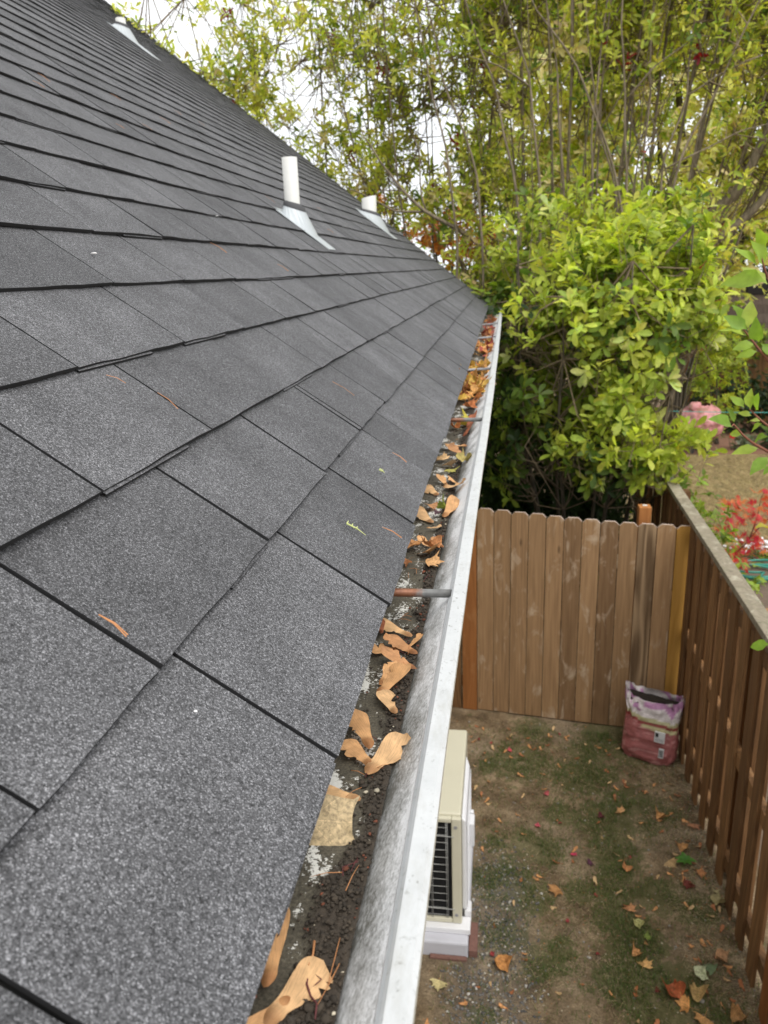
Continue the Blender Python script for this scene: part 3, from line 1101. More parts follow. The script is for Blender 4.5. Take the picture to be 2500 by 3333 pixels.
def leaves_on(rg, P, A, kmin, kmax, size, pal, pw, spread=(0.9, 1.45), tipback=0.35, jitter=0.12, droop=0.15):
    """leaves set round each twig tip; returns position, direction, normal, size, colour, whorl index"""
    k = rg.integers(kmin, kmax + 1, len(P))
    wi = np.repeat(np.arange(len(P)), k)
    n = len(wi)
    idx = np.arange(n) - np.repeat(np.cumsum(k) - k, k)
    a = A[wi]
    ref = np.where(np.abs(a[:, 2:3]) < 0.9, np.array([[0, 0, 1.0]]), np.array([[1.0, 0, 0]]))
    e1 = unit(np.cross(a, ref))
    e2 = np.cross(a, e1)
    an = idx * 2.4 + rg.uniform(0, 6.28, len(P))[wi] + rg.normal(0, 0.25, n)
    rad = e1 * np.cos(an)[:, None] + e2 * np.sin(an)[:, None]
    t = rg.uniform(spread[0], spread[1], n)
    d = a * np.cos(t)[:, None] + rad * np.sin(t)[:, None]
    nr = a * np.sin(t)[:, None] - rad * np.cos(t)[:, None]
    d = unit(d + np.array([0, 0, -droop]) + 0.12 * rg.normal(size=(n, 3)))
    nr = unit(nr + 0.25 * rg.normal(size=(n, 3)) + np.array([0, 0, 0.25]))
    s = size * rg.uniform(0.62, 1.15, n)
    p = P[wi] - a * (idx / np.maximum(k[wi], 1) * tipback * size)[:, None]
    pal = np.array(pal, float)
    ci = rg.choice(len(pal), len(P), p=np.array(pw) / np.sum(pw))[wi]
    col = pal[ci] * (1 + jitter * rg.normal(size=(n, 1))) * (1 + 0.05 * rg.normal(size=(n, 3)))
    return p, d, nr, s, np.clip(col, 0.004, 0.9), wi


def twig_mesh(name, P0, P1, r0, r1, mat):
    t = unit(P1 - P0)
    ref = np.where(np.abs(t[:, 2:3]) < 0.9, np.array([[0, 0, 1.0]]), np.array([[1.0, 0, 0]]))
    e1 = unit(np.cross(t, ref))
    e2 = np.cross(t, e1)
    V = []
    for P, r in ((P0, r0), (P1, r1)):
        for j in range(3):
            an = 2.094 * j
            V.append(P + (e1 * math.cos(an) + e2 * math.sin(an)) * np.asarray(r).reshape(-1, 1))
    V = np.stack(V, 1)
    f = np.array([(0, 1, 4), (0, 4, 3), (1, 2, 5), (1, 5, 4), (2, 0, 3), (2, 3, 5)])
    F = f[None] + (np.arange(len(P0)) * 6)[:, None, None]
    return mesh_np(name, V.reshape(-1, 3), F.reshape(-1, 3), mat)


def twigs_for(rg, P, A, stems, size, mat, root, frac=0.5, reach=0.9):
    """a short twig behind every whorl and, for some, a longer branch that runs to the nearest stem"""
    n = len(P)
    L = size * rg.uniform(1.0, 2.4, n)
    B = P - A * L[:, None] - np.array([0, 0, 1.0]) * (L * 0.35)[:, None]
    p0, p1, r0, r1 = [B], [P], [np.full(n, 0.0034)], [np.full(n, 0.0018)]
    if stems is not None and len(stems):
        pick = np.where(rg.random(n) < frac)[0]
        S = np.array(stems)
        for i in pick:
            d2 = np.sum((S - B[i]) ** 2, 1) + 0.5 * np.maximum(0, S[:, 2] - B[i][2]) ** 2
            j = rg.choice(np.argsort(d2)[:9])
            if d2[j] > (2.2 * reach) ** 2 or d2[j] < 0.01:
                continue
            q = S[j]
            m = (q + B[i]) / 2 + np.array([0, 0, -0.12 * math.sqrt(d2[j])]) + rg.normal(0, 0.05, 3)
            p0 += [q[None], m[None]]
            p1 += [m[None], B[i][None]]
            r0 += [np.array([0.008]), np.array([0.0055])]
            r1 += [np.array([0.0055]), np.array([0.0034])]
    o = link('twigs', twig_mesh('twigs', np.concatenate(p0), np.concatenate(p1), np.concatenate(r0), np.concatenate(r1), mat), root)
    return tag(o, kind='stuff')


def stem_parts(root, stems, mat, name='stem', seg=7):
    """stems: list of (points, base radius, tip radius); returns sample points along them"""
    S = []
    for pts, ra, rb in stems:
        pts = [Vector(p) for p in pts]
        out = []
        for i in range(len(pts) - 1):
            for u in (0, 0.25, 0.5, 0.75):
                out.append(pts[i].lerp(pts[i + 1], u))
        out.append(pts[-1])
        for i in range(1, len(out) - 1):
            out[i] = (out[i - 1] + out[i] * 2 + out[i + 1]) / 4 + Vector((mnoise.noise(out[i] * 1.7), mnoise.noise(out[i] * 1.7 + Vector((5, 5, 5))), 0)) * 0.05
        n = len(out)
        t = MB()
        t.tube(out, [ra + (rb - ra) * i / (n - 1) for i in range(n)], seg)
        t.obj(name, mat, root, smooth=True)
        S += [tuple(p) for p in out]
    return S


def project(P):
    p = np.asarray(P) - np.array(CAM)
    q = p @ np.array(R_).T
    z = np.maximum(q[:, 2], 1e-3)
    return 1250 + 2503 * q[:, 0] / z, 1666.5 + 2503 * q[:, 1] / z, q[:, 2]


def foliage(root, rg, P, A, k, size, pal, pw, tpl='obovate', fine=False, single=0, name='leaves', **kw):
    p, d, nr, s, col, wi = leaves_on(rg, P, A, k[0], k[1], size, pal, pw, **kw)
    rest = np.ones(len(p), bool)
    if single:
        u, v, z = project(p)
        inf = (u > 0) & (u < 2500) & (v > 0) & (v < 3333) & (z > 0.1)
        cd = unit(np.array(CAM) - p)
        sc = s / np.maximum(z, 0.1) * (0.15 + np.abs(np.sum(cd * nr, 1)))
        # the ones nothing of the same crown stands in front of: coarse depth map over the picture
        cell = 14
        key = (u // cell).astype(int) * 1000 + (v // cell).astype(int)
        front = {}
        for i in np.argsort(z):
            if inf[i]:
                front.setdefault(key[i], i)
        vis = np.zeros(len(p), bool)
        vis[list(front.values())] = True
        sc[~(inf & vis)] = -1
        top = [i for i in np.argsort(-sc)[:single] if sc[i] > 0]
        tv, tf = TPL[(tpl, True)]
        base = [bpy.data.meshes.get('leaf_' + tpl + str(j)) for j in range(4)]
        if base[0] is None:
            base = []
            for j in range(4):
                w = tv.copy()
                w[:, 2] += (-0.12 + 0.09 * j) * w[:, 0] ** 2 + 0.05 * np.sin(w[:, 0] * 6 + j) * w[:, 1]
                w[:, 1] *= 0.9 + 0.07 * j
                base.append(mesh_np('leaf_' + tpl + str(j), w, tf, M['leafobj'], smooth=True))
        for i in top:
            rest[i] = False
            m = frame_m(Vector(p[i]), Vector(d[i]), Vector(nr[i])) @ Matrix.Diagonal((s[i], s[i], s[i], 1))
            o = link('leaf', base[i % 4], root, mw=m)
            o.color = (*[float(c) for c in col[i]], 1)
    V, F, nv = blades(TPL[(tpl, fine)], p[rest], d[rest], nr[rest], s[rest])
    o = link(name, mesh_np(name, V, F, M['leafmass'], np.repeat(col[rest], nv, 0), smooth=True), root)
    return tag(o, kind='stuff')


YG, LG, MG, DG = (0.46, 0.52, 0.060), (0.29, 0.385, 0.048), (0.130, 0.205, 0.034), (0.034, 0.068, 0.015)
RED, YEL, ORA = (0.22, 0.012, 0.02), (0.42, 0.33, 0.03), (0.42, 0.15, 0.02)

# ---- the big laurel-like shrub that spills over the gate and the side fence
sh = thing('leafy_shrub', 'big glossy green shrub hanging over the gate and the side fence', 'shrub', (1.0, 7.2, GZ))
rg = np.random.default_rng(21)
stems = []
for i in range(9):
    a = 2 * math.pi * i / 9
    b = Vector((0.95 + 0.18 * math.cos(a), 7.45 + 0.2 * math.sin(a), GZ - 0.05))
    tx, ty = 1.0 + 0.75 * math.cos(a), 7.1 + 0.55 * math.sin(a)
    stems.append(([b, b.lerp(Vector((tx, ty, -1.4)), 0.55) + Vector((0, 0, 0.2)), Vector((tx, ty, -0.9 + 0.1 * (i % 3))), Vector((tx * 1.05 - 0.05, ty - 0.1, 0.1 + 0.25 * (i % 3)))], 0.026, 0.006))
S = stem_parts(sh, stems, M['barkdark'])
E1 = [((1.05, 6.95, -0.25), (0.82, 0.75, 0.78)), ((1.54, 6.85, -0.06), (0.46, 0.55, 0.48)), ((1.25, 6.55, -0.95), (0.62, 0.42, 0.45)), ((1.42, 6.70, -0.98), (0.30, 0.4, 0.42)), ((1.35, 7.1, 0.38), (0.70, 0.6, 0.30)), ((0.75, 7.9, 0.55), (0.75, 0.5, 0.45), 0.6), ((1.7, 7.6, 0.62), (0.55, 0.5, 0.35), 0.6)]
P, A = whorls(rg, E1, 1750, gap=-0.30, gsc=3.8, up=0.6, shell=0.55)
P = P + 0.05 * rg.normal(size=P.shape)
ok = ~((P[:, 0] > 1.46) & (P[:, 2] < -0.28) & (P[:, 2] > -1.0)) & (P[:, 0] < 1.85)
P, A = P[ok], A[ok]
foliage(sh, rg, P, A, (5, 9), 0.125, [(0.58, 0.65, 0.12), (0.48, 0.55, 0.080), (0.32, 0.40, 0.06), MG, (0.62, 0.66, 0.24)], [0.26, 0.30, 0.24, 0.12, 0.08], single=230, fine=True, spread=(0.5, 1.35), tipback=0.9)
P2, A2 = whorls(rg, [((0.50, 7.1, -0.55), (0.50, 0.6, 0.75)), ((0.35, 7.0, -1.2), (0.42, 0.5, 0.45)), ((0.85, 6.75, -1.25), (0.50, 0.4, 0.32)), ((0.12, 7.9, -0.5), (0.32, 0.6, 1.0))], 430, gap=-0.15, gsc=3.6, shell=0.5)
foliage(sh, rg, P2, A2, (5, 8), 0.125, [MG, DG, LG], [0.45, 0.35, 0.2], single=70, fine=True, name='inner_leaves')  # darker palette: older leaves, and the shrub's inner shade put into the colour
twigs_for(rg, np.concatenate([P, P2]), np.concatenate([A, A2]), S, 0.12, M['twig'], sh, frac=0.35)

# ---- tall many-stemmed trees behind it
TREES = [
    ('tall slender many-stemmed tree, leftmost, arching over the roof edge', (-2.2, 11.6), 8, 1.6, (-2.5, 10.9), 5.6,
     [((-3.3, 10.6, 2.55), (1.25, 0.9, 0.75)), ((-4.0, 10.5, 2.75), (0.75, 0.7, 0.55)), ((-4.5, 10.4, 3.15), (0.7, 0.6, 0.5), 1.5), ((-2.2, 10.3, 2.35), (1.15, 0.9, 0.95)), ((-1.5, 10.3, 1.35), (0.75, 0.8, 0.75)), ((-2.2, 10.6, 3.6), (1.9, 1.2, 0.7))], 1150, -0.22, 61),
    ('tall slender many-stemmed tree rising behind the last roof vent', (-0.5, 10.1), 10, 1.1, (-0.7, 9.7), 5.6,
     [((-0.7, 9.6, 2.55), (0.95, 0.8, 0.75)), ((-0.35, 9.4, 1.15), (0.65, 0.7, 0.85)), ((-0.6, 9.6, 3.6), (1.3, 1.0, 0.7)), ((-0.15, 9.2, 0.15), (0.45, 0.6, 0.5)), ((-0.62, 9.4, 1.85), (0.7, 0.5, 0.5), 0.8), ((-1.0, 9.4, 1.7), (0.5, 0.4, 0.4), 0.8)], 1150, -0.2, 62),
    ('tall slender many-stemmed tree standing behind the gutter end', (0.85, 9.6), 18, 1.3, (0.8, 9.3), 5.4,
     [((0.6, 9.2, 2.5), (1.05, 0.8, 0.8)), ((0.5, 9.2, 1.15), (0.9, 0.6, 0.7), 0.4), ((0.7, 9.3, 3.5), (1.3, 1.0, 0.7)), ((0.55, 8.8, 0.1), (0.7, 0.5, 0.6))], 1050, -0.25, 63),
    ('tall many-stemmed tree above the big glossy shrub, dark bare stems showing', (1.15, 9.5), 18, 1.5, (2.0, 9.2), 5.4,
     [((1.9, 9.1, 2.45), (1.05, 0.8, 0.8)), ((2.3, 9.1, 1.3), (0.8, 0.6, 0.65), 0.35), ((1.9, 9.2, 3.4), (1.3, 1.0, 0.7)), ((1.8, 8.7, 0.55), (0.7, 0.5, 0.35))], 960, -0.25, 64),
    ('tall many-stemmed tree at the upper right, its limbs leaning outward', (1.1, 10.0), 6, 1.2, (3.1, 9.6), 5.0,
     [((3.0, 9.3, 2.5), (0.8, 0.8, 0.8)), ((3.05, 9.2, 1.55), (0.65, 0.7, 0.45)), ((3.0, 9.4, 3.4), (1.1, 1.0, 0.7))], 620, -0.25, 65),
]
FRONT = {
    62: [[(-0.31, 8.55, 0.57), (-0.33, 8.55, 0.77), (-0.45, 8.55, 1.54), (-0.64, 8.6, 2.28), (-0.78, 8.7, 3.3)], [(-0.04, 8.55, 0.62), (-0.16, 8.55, 1.45), (-0.49, 8.55, 2.16), (-0.66, 8.55, 3.1)]],
    63: [[(1.37, 8.5, 0.79), (1.10, 8.45, 1.56), (0.79, 8.4, 2.13), (0.35, 8.4, 2.8)], [(1.31, 8.6, 0.83), (1.19, 8.6, 1.30), (0.96, 8.6, 2.10), (0.84, 8.6, 3.1)], [(0.52, 8.5, 0.78), (0.47, 8.5, 1.41), (0.38, 8.5, 2.10), (0.06, 8.5, 3.1)], [(0.80, 8.6, 0.76), (0.72, 8.6, 1.40), (0.64, 8.6, 2.08), (0.50, 8.6, 3.1)], [(0.31, 8.55, 0.73), (0.21, 8.55, 1.43), (0.02, 8.55, 2.13), (-0.34, 8.55, 3.1)]],
    64: [[(1.40, 8.5, 0.62), (1.35, 8.5, 1.19), (1.31, 8.5, 1.83), (1.20, 8.5, 3.1)], [(1.69, 8.55, 0.95), (1.72, 8.55, 1.27), (1.86, 8.55, 1.80), (1.93, 8.55, 3.1)], [(1.51, 8.6, 0.73), (1.51, 8.6, 1.06), (1.55, 8.6, 1.85), (1.50, 8.6, 3.1)], [(1.80, 8.5, 1.06), (1.97, 8.5, 1.52), (2.21, 8.5, 1.98), (2.55, 8.5, 2.8)], [(1.05, 8.55, 0.75), (1.01, 8.55, 1.52), (1.04, 8.55, 2.19), (1.15, 8.55, 3.1)]],
}
SIDE = {64: [[(1.72, 8.52, 1.20), (2.15, 8.5, 1.37), (2.42, 8.5, 1.50), (2.7, 8.5, 1.55)], [(1.88, 8.54, 1.84), (2.13, 8.5, 1.98), (2.5, 8.5, 2.12)], [(1.31, 8.5, 1.83), (1.55, 8.45, 2.1), (1.9, 8.4, 2.3)]], 63: [[(0.40, 8.5, 2.0), (0.1, 8.45, 2.2), (-0.2, 8.4, 2.3)]]}
for lab, (bx, by), ns, fan, (cx, cy), top, ells, N, gap, seed in TREES:
    tr = thing('slender_tree', lab, 'tree', (bx, by, GZ), 'slender trees behind the house')
    rr = random.Random(seed)
    stems = []
    for i in range(ns):
        a = rr.uniform(0, 6.28)
        q = (i + 0.5) / ns - 0.5
        x0, y0 = bx + q * 0.9 + rr.uniform(-0.1, 0.1), by + rr.uniform(-0.25, 0.25)
        x1, y1 = cx + q * 2.6 * fan + rr.uniform(-0.2, 0.2), cy + rr.uniform(-1.0, 0.0)
        b = rr.uniform(-0.15, 0.15)
        ra = rr.choice([0.010, 0.013, 0.016, 0.020, 0.030])
        stems.append(([(x0, y0, GZ - 0.05), (x0 + (x1 - x0) * 0.25 + b, y0 + (y1 - y0) * 0.3, -1.0), (x0 + (x1 - x0) * 0.55 + b, y0 + (y1 - y0) * 0.6, 1.2), (x1, y1, top * rr.uniform(0.75, 1.0))], ra, ra * 0.3))
        if rr.random() < 0.75:                    # a forking branch
            z = rr.uniform(0.2, 2.2)
            u = (z - GZ) / (top - GZ)
            px_, py_ = x0 + (x1 - x0) * u, y0 + (y1 - y0) * u
            sx = rr.choice([-1, 1]) * rr.uniform(0.3, 0.8)
            stems.append(([(px_, py_, z), (px_ + sx * 0.4, py_ - 0.15, z + 0.5), (px_ + sx, py_ - 0.25, z + rr.uniform(0.9, 1.5))], 0.009, 0.003))
    for q in FRONT.get(seed, []):                 # stems that stand clear of the leaves
        f0 = Vector(q[0])
        stems.append(([(0.7 * f0.x + 0.3 * bx, 8.75, GZ), f0.lerp(Vector((0.85 * f0.x + 0.15 * bx, 8.65, GZ)), 0.4)] + q, rr.uniform(0.014, 0.024), 0.007))
    for q in SIDE.get(seed, []):
        stems.append((q, 0.010, 0.004))
    S = stem_parts(tr, stems, M['bark'])
    rg = np.random.default_rng(seed)
    P, A = whorls(rg, ells, N, gap=gap, gsc=2.6, up=0.7, shell=0.35)
    foliage(tr, rg, P, A, (5, 9), 0.108, [(0.66, 0.66, 0.13), (0.54, 0.58, 0.085), (0.36, 0.44, 0.06), MG, (0.50, 0.42, 0.18), RED], [0.24, 0.32, 0.26, 0.08, 0.09, 0.008], single=60, spread=(0.45, 1.35), tipback=1.3)
    twigs_for(rg, P, A, S, 0.125, M['twig'], tr, frac=0.45, reach=0.8)

# bare pale branches reaching left over the roof edge
br = thing('bare_branch_tree', 'thin tree with bare pale forked branches reaching over the far roof corner', 'tree', (0.35, 8.9, GZ))
stem_parts(br, [([(0.35, 8.9, GZ), (0.3, 8.9, -1.0), (0.02, 8.85, 0.5), (-0.29, 8.8, 0.72), (-0.66, 8.8, 0.94), (-0.98, 8.8, 1.26), (-1.17, 8.8, 1.45), (-1.35, 8.85, 1.8)], 0.035, 0.006),
                ([(-0.66, 8.8, 0.94), (-0.99, 8.8, 0.955), (-1.24, 8.78, 1.09), (-1.5, 8.75, 1.22)], 0.014, 0.005),
                ([(-0.66, 8.8, 0.94), (-0.72, 8.85, 1.25), (-0.80, 8.9, 1.7)], 0.012, 0.004)], M['bark'], name='branch')

lt = thing('leaning_tree', 'grey tree with two thick bare limbs leaning out to the right', 'tree', (1.05, 9.3, GZ))
stem_parts(lt, [([(1.05, 9.3, GZ), (1.35, 9.2, -0.6), (2.28, 9.0, 0.8), (2.53, 9.0, 1.0), (2.66, 9.0, 1.23), (2.8, 9.0, 1.65), (2.95, 9.1, 2.4)], 0.085, 0.03),
                ([(1.80, 9.1, 0.15), (2.45, 9.0, 0.59), (2.68, 9.0, 0.76), (2.84, 9.0, 0.96), (3.2, 9.0, 1.5)], 0.05, 0.03)], M['bark'], name='limb', seg=9)


def bush(name, label, cat, base, ells, N, k, size, pal, pw, seed, stem_to=None, tpl='obovate', gap=-0.5, group=None, shell=0.55, up=0.5, stem_r=0.03, ns=4, bark=None, fine=False, single=0, gsc=3.0):
    t = thing(name, label, cat, base, group)
    rg = np.random.default_rng(seed)
    st = []
    for i in range(ns):
        e = ells[i % len(ells)]
        st.append(([base, ((base[0] + e[0][0]) / 2 + 0.08 * math.sin(i * 2.1), (base[1] + e[0][1]) / 2, (base[2] + e[0][2]) / 2 - 0.1), (e[0][0] + 0.4 * e[1][0] * math.sin(i * 2.5), e[0][1] + 0.3 * e[1][1] * math.cos(i * 2.5), e[0][2] + 0.3 * e[1][2])], stem_r, stem_r * 0.3))
    stem_parts(t, st, bark or M['barkdark'], name='trunk' if ns == 1 else 'stem', seg=6)
    P, A = whorls(rg, ells, N, gap=gap, gsc=gsc, up=up, shell=shell)
    foliage(t, rg, P, A, k, size, pal, pw, tpl=tpl, fine=fine, name='crown' if stem_r > 0.04 else 'leaves', single=single)
    return t


# dark bushes added to fill the shade behind the gate, and trees farther back
bush('shade_filler_bush', 'added dark bush standing in for deep shade behind the gate', 'bush', (0.3, 8.9, GZ), [((0.3, 8.75, -1.9), (0.75, 0.5, 1.35)), ((0.2, 8.8, -0.4), (0.6, 0.45, 0.7))], 420, (6, 9), 0.12, [DG, MG], [0.7, 0.3], 71, group='added shade bushes')
bush('shade_filler_bush', 'added dense dark bush standing in for shade behind the gate boards under the big glossy shrub', 'bush', (0.7, 8.3, GZ), [((0.55, 8.2, -2.3), (0.75, 0.35, 1.0)), ((1.05, 8.1, -1.9), (0.5, 0.35, 1.1)), ((0.15, 8.0, -1.7), (0.4, 0.35, 1.1))], 900, (6, 9), 0.12, [DG, (0.05, 0.09, 0.02)], [0.7, 0.3], 70, group='added shade bushes', gap=-0.9, shell=0.3)
bush('shade_filler_bush', 'added dark bush standing in for shade against the fence behind the big glossy shrub', 'bush', (1.2, 8.9, GZ), [((1.15, 8.8, -1.9), (0.65, 0.5, 1.35)), ((1.3, 8.9, -0.3), (0.7, 0.5, 0.7))], 420, (6, 9), 0.12, [DG, MG], [0.6, 0.4], 72, group='added shade bushes')
bush('background_tree', 'broad green tree in the background beyond the gutter end', 'tree', (0.6, 15.0, GZ), [((0.3, 14.5, -0.2), (1.9, 1.2, 1.7)), ((1.6, 14.5, 0.6), (1.6, 1.2, 1.6))], 900, (6, 9), 0.15, [LG, MG, (0.10, 0.15, 0.03)], [0.4, 0.4, 0.2], 73, stem_r=0.09)
bush('background_tree', 'low green tree behind the far roof corner', 'tree', (-2.2, 14.0, GZ), [((-2.0, 13.5, -0.1), (1.9, 1.0, 1.2)), ((-3.2, 13.8, 0.6), (1.2, 1.0, 0.9))], 480, (6, 9), 0.15, [LG, MG, DG], [0.35, 0.4, 0.25], 74, stem_r=0.08)
bush('background_tree', 'tall pale green tree filling the background at upper right', 'tree', (3.6, 16.5, GZ), [((3.0, 16.0, 2.3), (2.1, 1.3, 2.6)), ((5.0, 16.5, 2.8), (1.9, 1.3, 2.4)), ((4.0, 16.2, 4.8), (2.6, 1.3, 1.3)), ((3.6, 16.2, 0.2), (1.6, 1.0, 1.2)), ((2.0, 15.8, 4.0), (1.5, 1.0, 1.8))], 3900, (6, 9), 0.18, [(0.70, 0.64, 0.34), (0.58, 0.58, 0.14), YG, LG], [0.5, 0.3, 0.15, 0.05], 75, stem_r=0.13)
bush('background_tree', 'pale green tree in the background above the far end of the gutter', 'tree', (1.0, 17.0, GZ), [((0.9, 16.6, 3.0), (1.5, 1.2, 2.2)), ((1.5, 16.6, 5.0), (1.9, 1.3, 1.3)), ((1.5, 16.4, 1.6), (1.4, 1.0, 1.2))], 2300, (6, 9), 0.18, [(0.68, 0.62, 0.32), (0.58, 0.58, 0.14), YG, LG], [0.5, 0.3, 0.15, 0.05], 76, stem_r=0.11)
bush('orange_tree', 'small tree with orange autumn leaves glimpsed beyond the roof corner', 'tree', (-0.9, 12.6, GZ), [((-0.6, 12.4, 0.80), (0.75, 0.5, 0.50)), ((-1.85, 12.4, 1.30), (0.28, 0.3, 0.26))], 240, (5, 8), 0.12, [ORA, (0.50, 0.24, 0.03), (0.30, 0.10, 0.03)], [0.5, 0.3, 0.2], 77, stem_r=0.05)
bush('red_shrub', 'dusky red shrub showing through the leaves at right', 'shrub', (3.0, 13.2, GZ), [((3.0, 13.0, 0.75), (0.45, 0.3, 0.38)), ((2.95, 13.0, -0.4), (0.4, 0.3, 0.8))], 300, (6, 9), 0.10, [(0.26, 0.055, 0.06), (0.32, 0.10, 0.10), (0.16, 0.03, 0.035)], [0.5, 0.3, 0.2], 78)
bush('conifer', 'dark bluish green conifer at the right edge', 'tree', (7.0, 22.5, GZ), [((6.9, 22.0, 0.0), (1.7, 0.9, 1.9)), ((6.8, 22.0, 1.5), (1.2, 0.9, 1.3))], 1700, (7, 10), 0.15, [(0.030, 0.060, 0.028), (0.060, 0.100, 0.050), (0.10, 0.14, 0.07)], [0.5, 0.35, 0.15], 79, stem_r=0.1, tpl='lance', gap=-0.6)
bush('ivy_hedge', 'clipped dark ivy hedge beyond the dry lawn', 'hedge', (5.6, 17.6, GZ), [((5.0, 17.4, -2.6), (0.9, 0.4, 0.85)), ((6.4, 17.4, -2.6), (1.1, 0.4, 0.85)), ((7.8, 17.4, -2.6), (1.0, 0.4, 0.85))], 1300, (6, 9), 0.095, [(0.025, 0.05, 0.018), (0.05, 0.085, 0.03), (0.13, 0.15, 0.06)], [0.5, 0.35, 0.15], 80, tpl='ovate', gap=-0.9)
bush('young_tree', 'yellow green leafy sapling beside the pink covered grill', 'tree', (4.55, 16.3, GZ), [((4.35, 16.0, -1.9), (0.55, 0.4, 0.9)), ((4.2, 16.0, -2.8), (0.3, 0.3, 0.4))], 420, (6, 9), 0.10, [(0.28, 0.33, 0.05), YG, LG], [0.4, 0.4, 0.2], 81)
bush('green_bush', 'rounded green bush below the neighbouring house', 'bush', (5.4, 18.2, GZ), [((5.2, 18.2, -1.45), (0.9, 0.4, 0.38)), ((6.6, 18.2, -1.4), (0.8, 0.4, 0.4))], 420, (6, 9), 0.10, [LG, MG, YG], [0.4, 0.3, 0.3], 82)
bush('grey_leaf_plant', 'low silvery grey plant with one red flower at the lawn edge', 'plant', (4.75, 15.75, GZ), [((4.75, 15.75, -3.12), (0.38, 0.2, 0.18))], 120, (6, 8), 0.07, [(0.24, 0.28, 0.20), (0.14, 0.18, 0.10)], [0.6, 0.4], 83, stem_r=0.012)
bush('iris_clump', 'clump of long upright green blades at the right edge', 'plant', (5.75, 15.9, GZ), [((5.75, 15.9, -3.1), (0.35, 0.2, 0.15))], 60, (5, 7), 0.42, [(0.10, 0.16, 0.08), MG], [0.6, 0.4], 84, stem_r=0.012, tpl='lance', up=2.2)
bush('fence_vine', 'light green climbing plant growing beside the fence cap rail', 'vine', (1.80, 6.7, GZ), [((1.78, 6.9, -1.75), (0.16, 0.4, 0.35)), ((1.80, 6.2, -1.80), (0.16, 0.4, 0.30)), ((1.90, 5.7, -2.1), (0.18, 0.4, 0.35))], 130, (4, 6), 0.075, [(0.20, 0.28, 0.04), LG, MG], [0.4, 0.4, 0.2], 85, stem_r=0.012, tpl='ovate')
bush('fence_bush', 'low dark green bush at the foot of the fence on the lawn side', 'bush', (1.95, 5.6, GZ), [((2.0, 5.7, -2.75), (0.2, 0.8, 0.45)), ((2.05, 7.0, -2.7), (0.25, 0.7, 0.5))], 200, (5, 7), 0.09, [MG, DG, LG], [0.5, 0.3, 0.2], 86, stem_r=0.014)

# red flower on the grey plant
fl = MB()
for i in range(5):
    a = i * 1.257
    c = Vector((4.62 + 0.035 * math.cos(a), 15.60, -2.98 + 0.035 * math.sin(a)))
    fl.tube([c + Vector((0, -0.01, 0)), c + Vector((0, 0.01, 0))], 0.03, 7)
fl.obj('flower', m_plain('red_petal', (0.55, 0.03, 0.02), 0.6), bpy.data.objects['grey_leaf_plant'])

# ------------------------------------------------------------------ red maple sapling, flowers, hose, covered grill, house beyond


def lobed_leaf(nl=5, seed=0, fold=0.12, curl=0.25, rough=0.10, sinus=0.45, teeth=True):
    """a maple leaf of width about 1: fan of lobes round the stalk point, origin at its base"""
    r = random.Random(seed)
    pts = []
    spread = 2.35
    for i in range(nl):
        a = -spread / 2 * 1.15 + spread * 1.15 * i / (nl - 1)
        L = (0.62 - 0.16 * abs(i - (nl - 1) / 2) / ((nl - 1) / 2)) * r.uniform(0.88, 1.1)
        if i:
            am = a - spread * 1.15 / (nl - 1) / 2
            pts.append((am, L * sinus * r.uniform(0.9, 1.1)))
        if teeth:
            pts.append((a - 0.16, L * 0.72))
        pts.append((a, L))
        if teeth:
            pts.append((a + 0.16, L * 0.72))
    v = [(0.0, 0.0, 0.0)]
    for a, L in pts:
        v.append((0.5 * L * math.cos(a), 0.5 * L * math.sin(a), 0))
    for a, L in pts:
        v.append((L * math.cos(a), L * math.sin(a), 0))
    k = len(pts)
    f = []
    for i in range(k - 1):
        f += [(0, 1 + i, 2 + i), (1 + i, 1 + k + i, 2 + k + i), (1 + i, 2 + k + i, 2 + i)]
    ph_ = r.uniform(0, 6)
    out = []
    for x, y, z in v:
        rr = math.hypot(x, y)
        z = curl * rr * rr * math.sin(2 * math.atan2(y, x) + ph_) + fold * abs(y) + rough * rr * math.sin(9 * x + ph_) * math.cos(8 * y)
        out.append((x, y, z))
    b = len(out)
    out += [(0.0, 0.008, 0.0), (0.0, -0.008, 0.0), (-0.35, 0.006 + 0.08 * math.sin(ph_), 0.02), (-0.35, -0.006 + 0.08 * math.sin(ph_), 0.02)]
    f += [(b, b + 2, b + 3), (b, b + 3, b + 1)]
    return out, f


def leaf_data(name, vf, mat):
    v, f = vf
    return mesh_np(name, np.array(v), np.array(f), mat, smooth=True)


jm = [leaf_data('leaf_red%d' % i, lobed_leaf(7, i, 0.1, 0.3, 0.05, 0.34, False), M['leafobj']) for i in range(4)]
ms = thing('maple_sapling', 'small maple sapling with coral red autumn leaves beyond the fence', 'tree', (2.92, 9.2, GZ))
br_pts = [[(2.92, 9.2, GZ - 0.02), (2.86, 8.9, -2.95), (2.90, 8.6, -2.65), (2.97, 8.6, -2.40), (3.0, 8.6, -2.1)], [(2.90, 8.6, -2.65), (3.05, 8.6, -2.45), (3.2, 8.55, -2.3)], [(2.86, 8.65, -2.78), (2.74, 8.6, -2.62), (2.62, 8.55, -2.42)], [(2.87, 8.95, -3.0), (2.86, 8.7, -2.92), (2.76, 8.55, -2.95), (2.66, 8.5, -2.98)], [(2.95, 8.6, -2.5), (2.80, 8.6, -2.32), (2.72, 8.58, -2.2)], [(2.88, 8.65, -2.7), (3.05, 8.6, -2.75), (3.25, 8.6, -2.7)]]
stem_parts(ms, [(p, 0.013 if i == 0 else 0.007, 0.003) for i, p in enumerate(br_pts)], M['redtwig'], name='branch', seg=6)
rr = random.Random(5)
